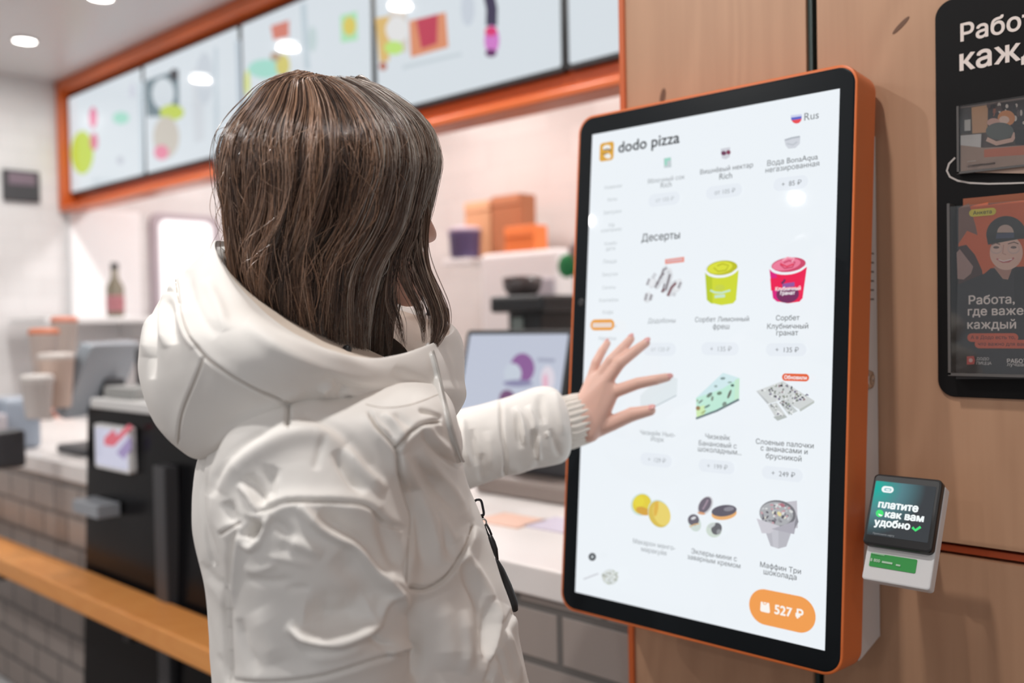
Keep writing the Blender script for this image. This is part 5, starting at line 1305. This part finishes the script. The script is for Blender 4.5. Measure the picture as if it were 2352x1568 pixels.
# surface picker for the small parts that lie on the jacket
_hq = grid_quads(*HD.shape[:2], True)
BV = BVHTree.FromPolygons(np.concatenate([JV, HD.reshape(-1, 3)]).tolist(), np.concatenate([JQ, _hq+len(JV)]).tolist())
def on_coat(px, py, lift=0.0, fallback=.93):
    d = ray(px, py); hit = BV.ray_cast(Vector(CAM), Vector(d))
    if hit[0] is None: return at(px, py, fallback)
    P = np.array(hit[0]); return P-unit(d)*lift
zp = smooth_line([(984, 792), (994, 826), (1003, 862), (1012, 905), (1024, 955), (1038, 1005), (1050, 1044), (1058, 1060)], 10)
Z1 = [on_coat(x-4, y, .0005) for x, y in zp]; dz = np.array([np.linalg.norm(z-CAM) for z in Z1])
kk = np.convolve(np.r_[dz[:1].repeat(6), dz, dz[-1:].repeat(6)], np.ones(13)/13, 'valid')
Zc = [CAM+(z-CAM)/d_*s_ for z, d_, s_ in zip(Z1, dz, kk)]
bm = bmesh.new(); add_tube(bm, Zc, .0033, 10, 0, 0.35)
zz = from_bm('zipper_tape', bm, M_zip, jacket, True)
bm = bmesh.new()
for i in range(0, len(Zc)-1):
    for f_ in (0, .5):
        c = Vector(Zc[i]*(1-f_)+Zc[i+1]*f_)+Vector(_R*.0046)-Vector(_F*.001)
        add_box(bm, c.x-.0008, c.x+.0008, c.y-.0008, c.y+.0008, c.z-.0006, c.z+.0006)
from_bm('zipper_teeth', bm, M_zip, jacket)
# seam shadow lines: thin darker cords along the panel joints, shade in their colour
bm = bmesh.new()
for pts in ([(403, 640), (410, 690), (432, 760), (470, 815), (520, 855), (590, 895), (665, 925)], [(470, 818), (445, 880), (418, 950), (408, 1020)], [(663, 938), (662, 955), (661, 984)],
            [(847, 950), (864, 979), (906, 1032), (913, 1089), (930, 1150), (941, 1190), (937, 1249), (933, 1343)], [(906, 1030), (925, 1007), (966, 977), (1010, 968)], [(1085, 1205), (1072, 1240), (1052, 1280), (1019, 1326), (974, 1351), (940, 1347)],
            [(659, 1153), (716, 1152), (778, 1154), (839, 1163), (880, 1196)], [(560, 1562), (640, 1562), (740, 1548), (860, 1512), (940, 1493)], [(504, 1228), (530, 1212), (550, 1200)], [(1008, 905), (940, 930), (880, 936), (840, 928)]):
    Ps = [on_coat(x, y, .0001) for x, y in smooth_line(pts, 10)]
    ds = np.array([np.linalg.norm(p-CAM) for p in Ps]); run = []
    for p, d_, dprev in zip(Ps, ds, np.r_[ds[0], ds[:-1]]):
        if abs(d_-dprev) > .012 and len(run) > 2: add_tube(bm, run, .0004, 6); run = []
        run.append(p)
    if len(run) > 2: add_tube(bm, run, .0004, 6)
from_bm('seam_shadow', bm, mat('seam_shadow_tone', lin((190, 178, 166)), 0.7), jacket, True)
P = on_coat(795, 803, .001)
bm = bmesh.new(); add_lathe(bm, [(.0045, -.003), (.005, 0), (.004, .002), (.001, .0025)], (0, 0, 0), 20, Matrix.Translation(Vector(P)) @ Matrix.Rotation(math.radians(70), 4, 'X'))
from_bm('cord_eyelet', bm, M_black, jacket)

# --- bag strap with the carabiner at the front of the jacket, strap over the far shoulder
bag = thing('crossbody_bag', 'black crossbody bag with carabiner clip hanging at the front of the cream jacket', 'bag', tuple(at(1190, 1400, 1.02)))
BD = .985
def bp(x, y, dd=0): return at(x, y, BD+dd)
bm = bmesh.new()
loop_ = smooth_line([(1089, 1158), (1091, 1150), (1098, 1147), (1105, 1150), (1109, 1165), (1111, 1180), (1106, 1185), (1099, 1181), (1093, 1168), (1089, 1158)], 6)
add_tube(bm, [bp(x, y) for x, y in loop_], .0013, 8)
add_tube(bm, [bp(1103, 1182), bp(1106, 1190), bp(1108, 1194)], .0026, 10)
from_bm('carabiner', bm, mat('dark_steel', (0.05, 0.05, 0.055), 0.25, 1.0), bag, True)
bm = bmesh.new(); add_tube(bm, [bp(1110+7*math.cos(t), 1199+7.5*math.sin(t), .002*math.sin(t)) for t in np.linspace(0, 6.283, 25)], .0009, 8)
from_bm('ring', bm, M_steel, bag, True)
bm = bmesh.new()
add_tube(bm, [bp(1113, 1206), bp(1119, 1222), bp(1126, 1236)], .0011, 8); add_tube(bm, [bp(1117, 1203), bp(1124, 1216), bp(1129, 1228)], .0012, 8)
add_tube(bm, [bp(1125, 1228), bp(1130, 1245), bp(1136, 1262), bp(1143, 1285)], [.0022, .0038, .0036, .0012], 10)
from_bm('strap_end', bm, M_black, bag, True)
bm = bmesh.new(); add_tube(bm, [bp(1140, 1285, .02), bp(1152, 1310, .03), bp(1165, 1345, .035), bp(1178, 1385, .03), bp(1184, 1402, .03)], [.002, .0036, .0050, .0058, .003], 12, 0, 1.6)
from_bm('pouch', bm, mat('black_fabric', (0.018, 0.018, 0.02), 0.6), bag, True)
bm = bmesh.new(); add_tube(bm, [at(985, 745, 1.05), at(998, 712, 1.06), at(1008, 702, 1.07), at(1016, 712, 1.08), at(1017, 745, 1.09)], .0075, 10, 0, .4)
from_bm('shoulder_strap', bm, mat('slate_strap', (0.06, 0.065, 0.085), 0.5), bag, True)

# --- hair
PHI = np.radians([10, 22, 38, 56, 76, 98, 120, 142, 162, 182, 205, 235, 270, 305, 332])
def yend(phi):
    return np.interp(np.degrees(phi), [0, 20, 45, 75, 100, 125, 150, 170, 190, 230, 360], [812, 828, 834, 812, 780, 735, 694, 652, 630, 635, 690])
hair_rings = []
c0 = at(765, 172, .955)
hair_rings.append([c0+HF*(.036*math.cos(p))+HS*.006*math.sin(p)+np.array([0, 0, -.004*(1-abs(math.cos(p)))+-.009*max(0, math.cos(p)-.3)]) for p in PHI])
def hring(y, xl, xr, per_phi=None, bs=1.0):
    w = (xr-xl)/2*.955/FPX/.108; A, B = .110*w, .096*w*bs
    c = at((xl+xr)/2, 430, .955)
    pr = project(np.array([c+HF*A*math.cos(p)+HS*B*math.sin(p) for p in PHI]))
    px = xl+(pr[:, 0]-pr[:, 0].min())*(xr-xl)/(pr[:, 0].max()-pr[:, 0].min())
    return [at(x_, y if per_phi is None else per_phi(p), d_) for x_, d_, p in zip(px, pr[:, 2], PHI)]
for row in ((180, 634, 822, None, .62), (206, 597, 886, None, .76), (245, 566, 942, None, .86), (285, 536, 980, None, .93), (325, 517, 996, None, .98), (375, 511, 999, None, 1.02), (430, 515, 984, None, 1.0)):
    hair_rings.append(hring(*row))
for t, xl, xr, bs in ((.22, 522, 960, .96), (.42, 527, 918, .93), (.6, 531, 898, .92), (.8, 536, 890, .92), (1.0, 545, 887, .88)):
    hair_rings.append(hring(0, xl, xr, lambda p, t=t: 430+t*(yend(p)-430), bs))
HNU, HNV = 200, 120
HG = loft(hair_rings, HNU, HNV, False)
HN = grid_normals(HG, False)
cx_ = HG.mean((0, 1)); HN = HN*np.sign(((HG-cx_)*HN).sum(2).mean())
def on_hair(u, v):                                        # u, v in 0..1
    a = np.clip(u, 0, 1)*(HNU-1); b_ = np.clip(v, 0, 1)*(HNV-1)
    i = np.minimum(a.astype(int), HNU-2); j = np.minimum(b_.astype(int), HNV-2); f, g = (a-i)[..., None], (b_-j)[..., None]
    def mixg(G): return (G[j, i]*(1-f)+G[j, i+1]*f)*(1-g)+(G[j+1, i]*(1-f)+G[j+1, i+1]*f)*g
    return mixg(HG), mixg(HN)
def strand_tubes(P, R):
    """P (n,s,3), R (n,s): three-sided tubes, one island per strand"""
    n_, s_ = P.shape[:2]
    T = np.gradient(P, axis=1); T /= np.linalg.norm(T, axis=2, keepdims=True)+1e-12
    ref = np.broadcast_to(_F, T.shape); A = np.cross(T, ref); A /= np.linalg.norm(A, axis=2, keepdims=True)+1e-12
    B = np.cross(T, A)
    ring = [P+R[..., None]*(math.cos(t)*A+math.sin(t)*B) for t in (0.52, 2.62, 4.71)]
    V = np.stack(ring, 2).reshape(-1, 3)
    k_, i, a = np.meshgrid(np.arange(n_), np.arange(s_-1), np.arange(3), indexing='ij')
    b0 = (k_*s_+i)*3; a2 = (a+1) % 3
    return V, np.stack([b0+a, b0+a2, b0+3+a2, b0+3+a], -1).reshape(-1, 4)
VV, QQ, CC = [], [], []; vbase = 0
def add_strands(P, R, col):
    global vbase
    V, Q = strand_tubes(P, R); VV.append(V); QQ.append(Q+vbase); CC.append(np.repeat(col, P.shape[1]*3, axis=0)); vbase += len(V)
# the dense body of hair under the strands
core = HG-HN*.006
VV.append(core.reshape(-1, 3)); q_ = grid_quads(HNV, HNU, False); QQ.append(q_); CC.append(np.tile([.030, .019, .013], (HNU*HNV, 1))); vbase += HNU*HNV
NS = 26
dark, mid, warm, ash = np.array([.030, .018, .013]), np.array([.125, .066, .042]), np.array([.46, .26, .16]), np.array([.46, .42, .375])
n_cl = 150
cl_u = np.sort(rng.random(n_cl)); cl_ph = rng.uniform(0, 6.28, n_cl); cl_amp = rng.uniform(.4, 1.3, n_cl); cl_tone = rng.random(n_cl); cl_lift = rng.normal(0, 1, n_cl)
def strands(N, ulo, uhi, thick, rad, wave=1.0, stray=0.0, vmax=(.86, 1.0), lift=0.0, tone_shift=0.0, sway=0.0, ashy=None, v0r=None, swirl=0.0):
    u0 = rng.uniform(ulo, uhi, N); ci = np.clip(np.searchsorted(cl_u, u0+rng.normal(0, .004, N)), 0, n_cl-1)
    v0 = np.where(rng.random(N) < .7, rng.uniform(0, .05, N), rng.uniform(0, .35, N)); v1 = rng.uniform(*vmax, N)
    if v0r: v0 = rng.uniform(v0r[0], v0r[1], N); v1 = np.minimum(v0+rng.uniform(v0r[2], v0r[3], N), 1)
    s = np.linspace(0, 1, NS)[None, :]
    v = v0[:, None]+(v1-v0)[:, None]*s
    pull = np.clip((v-.25)/.6, 0, 1)
    u = u0[:, None]+(cl_u[ci]-u0)[:, None]*.55*pull
    u = u+wave*(.012*cl_amp[ci][:, None]*np.sin(cl_ph[ci][:, None]+v*8.5)*pull**1.2+.0035*np.sin(rng.uniform(0, 6.28, N)[:, None]+v*rng.uniform(10, 22, N)[:, None])*pull)
    u = u+rng.normal(0, .006, N)[:, None]*s+sway*np.sin(v*7.5+ulo*40)*pull
    if swirl: u = u+rng.normal(0, swirl, N)[:, None]*np.sin(s*rng.uniform(1, 3.5, N)[:, None])
    P, Nn = on_hair(u, v)
    depth = -rng.random(N)[:, None]*thick+.0045*cl_lift[ci][:, None]*pull+.004*np.sin(cl_ph[ci][:, None]*1.7+v*9)*pull
    if stray: depth = depth+np.abs(rng.normal(0, stray, N))[:, None]*np.clip(u0/.12, .25, 1)[:, None]*np.sin(np.clip(s*rng.uniform(.6, 1.2, N)[:, None], 0, 1)*3.14)
    if lift:
        mid_u = (u0-ulo)/(uhi-ulo)*2-1; depth = depth+lift*(1-mid_u**2)[:, None]*pull
    P = P+Nn*depth[..., None]
    R = rad*rng.uniform(.7, 1.25, N)[:, None]*(1-.75*np.clip((s-.75)/.25, 0, 1))*np.ones((N, NS))
    tone = np.clip(-.05+.75*cl_tone[ci]+tone_shift+np.interp(u0, [0, .2, .36], [.26, .22, 0])*(v0r is None)+rng.normal(0, .2, N), 0, 1)[:, None]
    ashen = np.clip(np.interp(u0, [0, .1, .3, .45], [.95, .85, .4, 0.0])+rng.normal(0, .15, N), 0, 1)[:, None]  # front strands greyed: screen light put into their colour
    if ashy is not None: ashen = np.clip(np.full((N, 1), ashy)+rng.normal(0, .15, N)[:, None], 0, 1)
    hi = warm*(1-ashen)+ash*ashen
    col = np.where(tone < .5, dark+(mid-dark)*tone*2, mid+(hi-mid)*(tone-.5)*2)
    add_strands(P, R, np.c_[col])
strands(6500, 0.0, .62, .006, .00042)
strands(1500, .6, 1.0, .006, .0006)
strands(260, 0.08, .62, .002, .00024, 1.6, .004, (.5, 1.0))
strands(70, 0.15, .62, .002, .00022, 2.4, .008, (.7, 1.0))
# locks that hang free in front of the ear
def lock(path, N, w0, w1, rad, tonelo=.35, ashv=.5, dd=.012):
    L = smooth_line([(*p,) for p in path], 7); s = np.linspace(0, 1, NS); idx = s*(len(L)-1)
    base = np.stack([np.interp(idx, np.arange(len(L)), L[:, k_]) for k_ in range(3)], -1)
    W3 = np.array([at(*b_) for b_ in base])
    o1, o2 = rng.normal(0, 1, N), rng.normal(0, 1, N)
    w = (w0+(w1-w0)*s)*np.where(s > .8, 1-.7*(s-.8)/.2, 1)
    off = (o1[:, None]*w[None, :])[..., None]*_R+(o2[:, None]*(w*.7)[None, :])[..., None]*_F
    ph = rng.uniform(0, 6.28, N)[:, None]
    off = off+(.0012*np.sin(ph+s[None, :]*9))[..., None]*_R
    e = rng.uniform(.86, 1.0, N)
    P = W3[None]+off
    sel = s[None, :]*e[:, None]*(NS-1); i0 = np.minimum(sel.astype(int), NS-2); f = (sel-i0)[..., None]
    r_ = np.arange(N)[:, None]; P = P[r_, i0]*(1-f)+P[r_, i0+1]*f
    R = rad*rng.uniform(.7, 1.2, N)[:, None]*(1-.7*np.clip((s-.7)/.3, 0, 1))[None, :]
    tone = np.clip(rng.normal(tonelo, .25, N), 0, 1)[:, None]; hi = warm*(1-ashv)+ash*ashv
    add_strands(P, R, np.where(tone < .5, dark+(mid-dark)*tone*2, mid+(hi-mid)*(tone-.5)*2))
lock([(955, 430, .955), (958, 490, .945), (954, 545, .935), (957, 585, .93), (968, 625, .928), (985, 665, .928), (1002, 705, .93), (1008, 740, .932), (1002, 775, .932), (990, 805, .93)], 300, .0050, .0042, .0004, .55, .55)
lock([(952, 470, .93), (945, 540, .925), (930, 580, .92), (925, 620, .92), (940, 665, .922), (960, 705, .925), (972, 745, .926), (974, 790, .926)], 60, .0040, .0016, .00035, .4, .6)
lock([(940, 500, .93), (925, 560, .925), (905, 620, .92), (900, 690, .918), (915, 740, .918), (930, 800, .918)], 40, .004, .0022, .0003, .35, .5)
strands(260, .28, .62, .001, .00030, 2.2, .006, (.6, 1.0), .002, .45, .0, .1)
strands(160, .0, .3, .001, .00030, 1.6, .004, (.6, 1.0), .002, .45, .0, .9)
strands(330, .24, .62, .001, .00026, 1.0, .006, (.6, 1), .0, .5, .0, .1, (.3, .85, .08, .25), .030)
strands(90, .0, .24, .001, .00024, 1.0, .005, (.6, 1), .0, .5, .0, .9, (.3, .85, .08, .25), .024)
# waved locks lying over the rest, each from the parting down
for ulo, du, tn_, sw, asv, nn, lf_ in ((.545, .030, .32, .014, .0, 330, .007), (.500, .026, .22, -.012, .0, 280, .006), (.455, .022, .30, .016, .05, 260, .007), (.405, .014, .05, -.010, .1, 140, .005),
                                       (.360, .010, .35, .020, .1, 90, .008), (.300, .020, -.1, .008, .4, 200, .004), (.190, .060, .16, .010, .9, 420, .008), (.150, .022, .12, -.010, .9, 200, .006), (.085, .026, .12, .009, .9, 220, .006), (.26, .03, .2, -.012, .75, 220, .006), (.025, .024, .0, -.008, .7, 240, .005)):
    strands(nn, ulo, ulo+du, .003, .0004, .8, 0.0, (.9, 1.0), lf_, tn_, sw, asv)
me = fast_mesh('hair', np.concatenate(VV), np.concatenate(QQ))
ca = me.color_attributes.new('pigment_and_light', 'FLOAT_COLOR', 'POINT')
cc = np.concatenate(CC); ca.data.foreach_set('color', np.c_[cc, np.ones(len(cc))].astype(np.float32).ravel())
link('hair', me, M_hair, person, True)
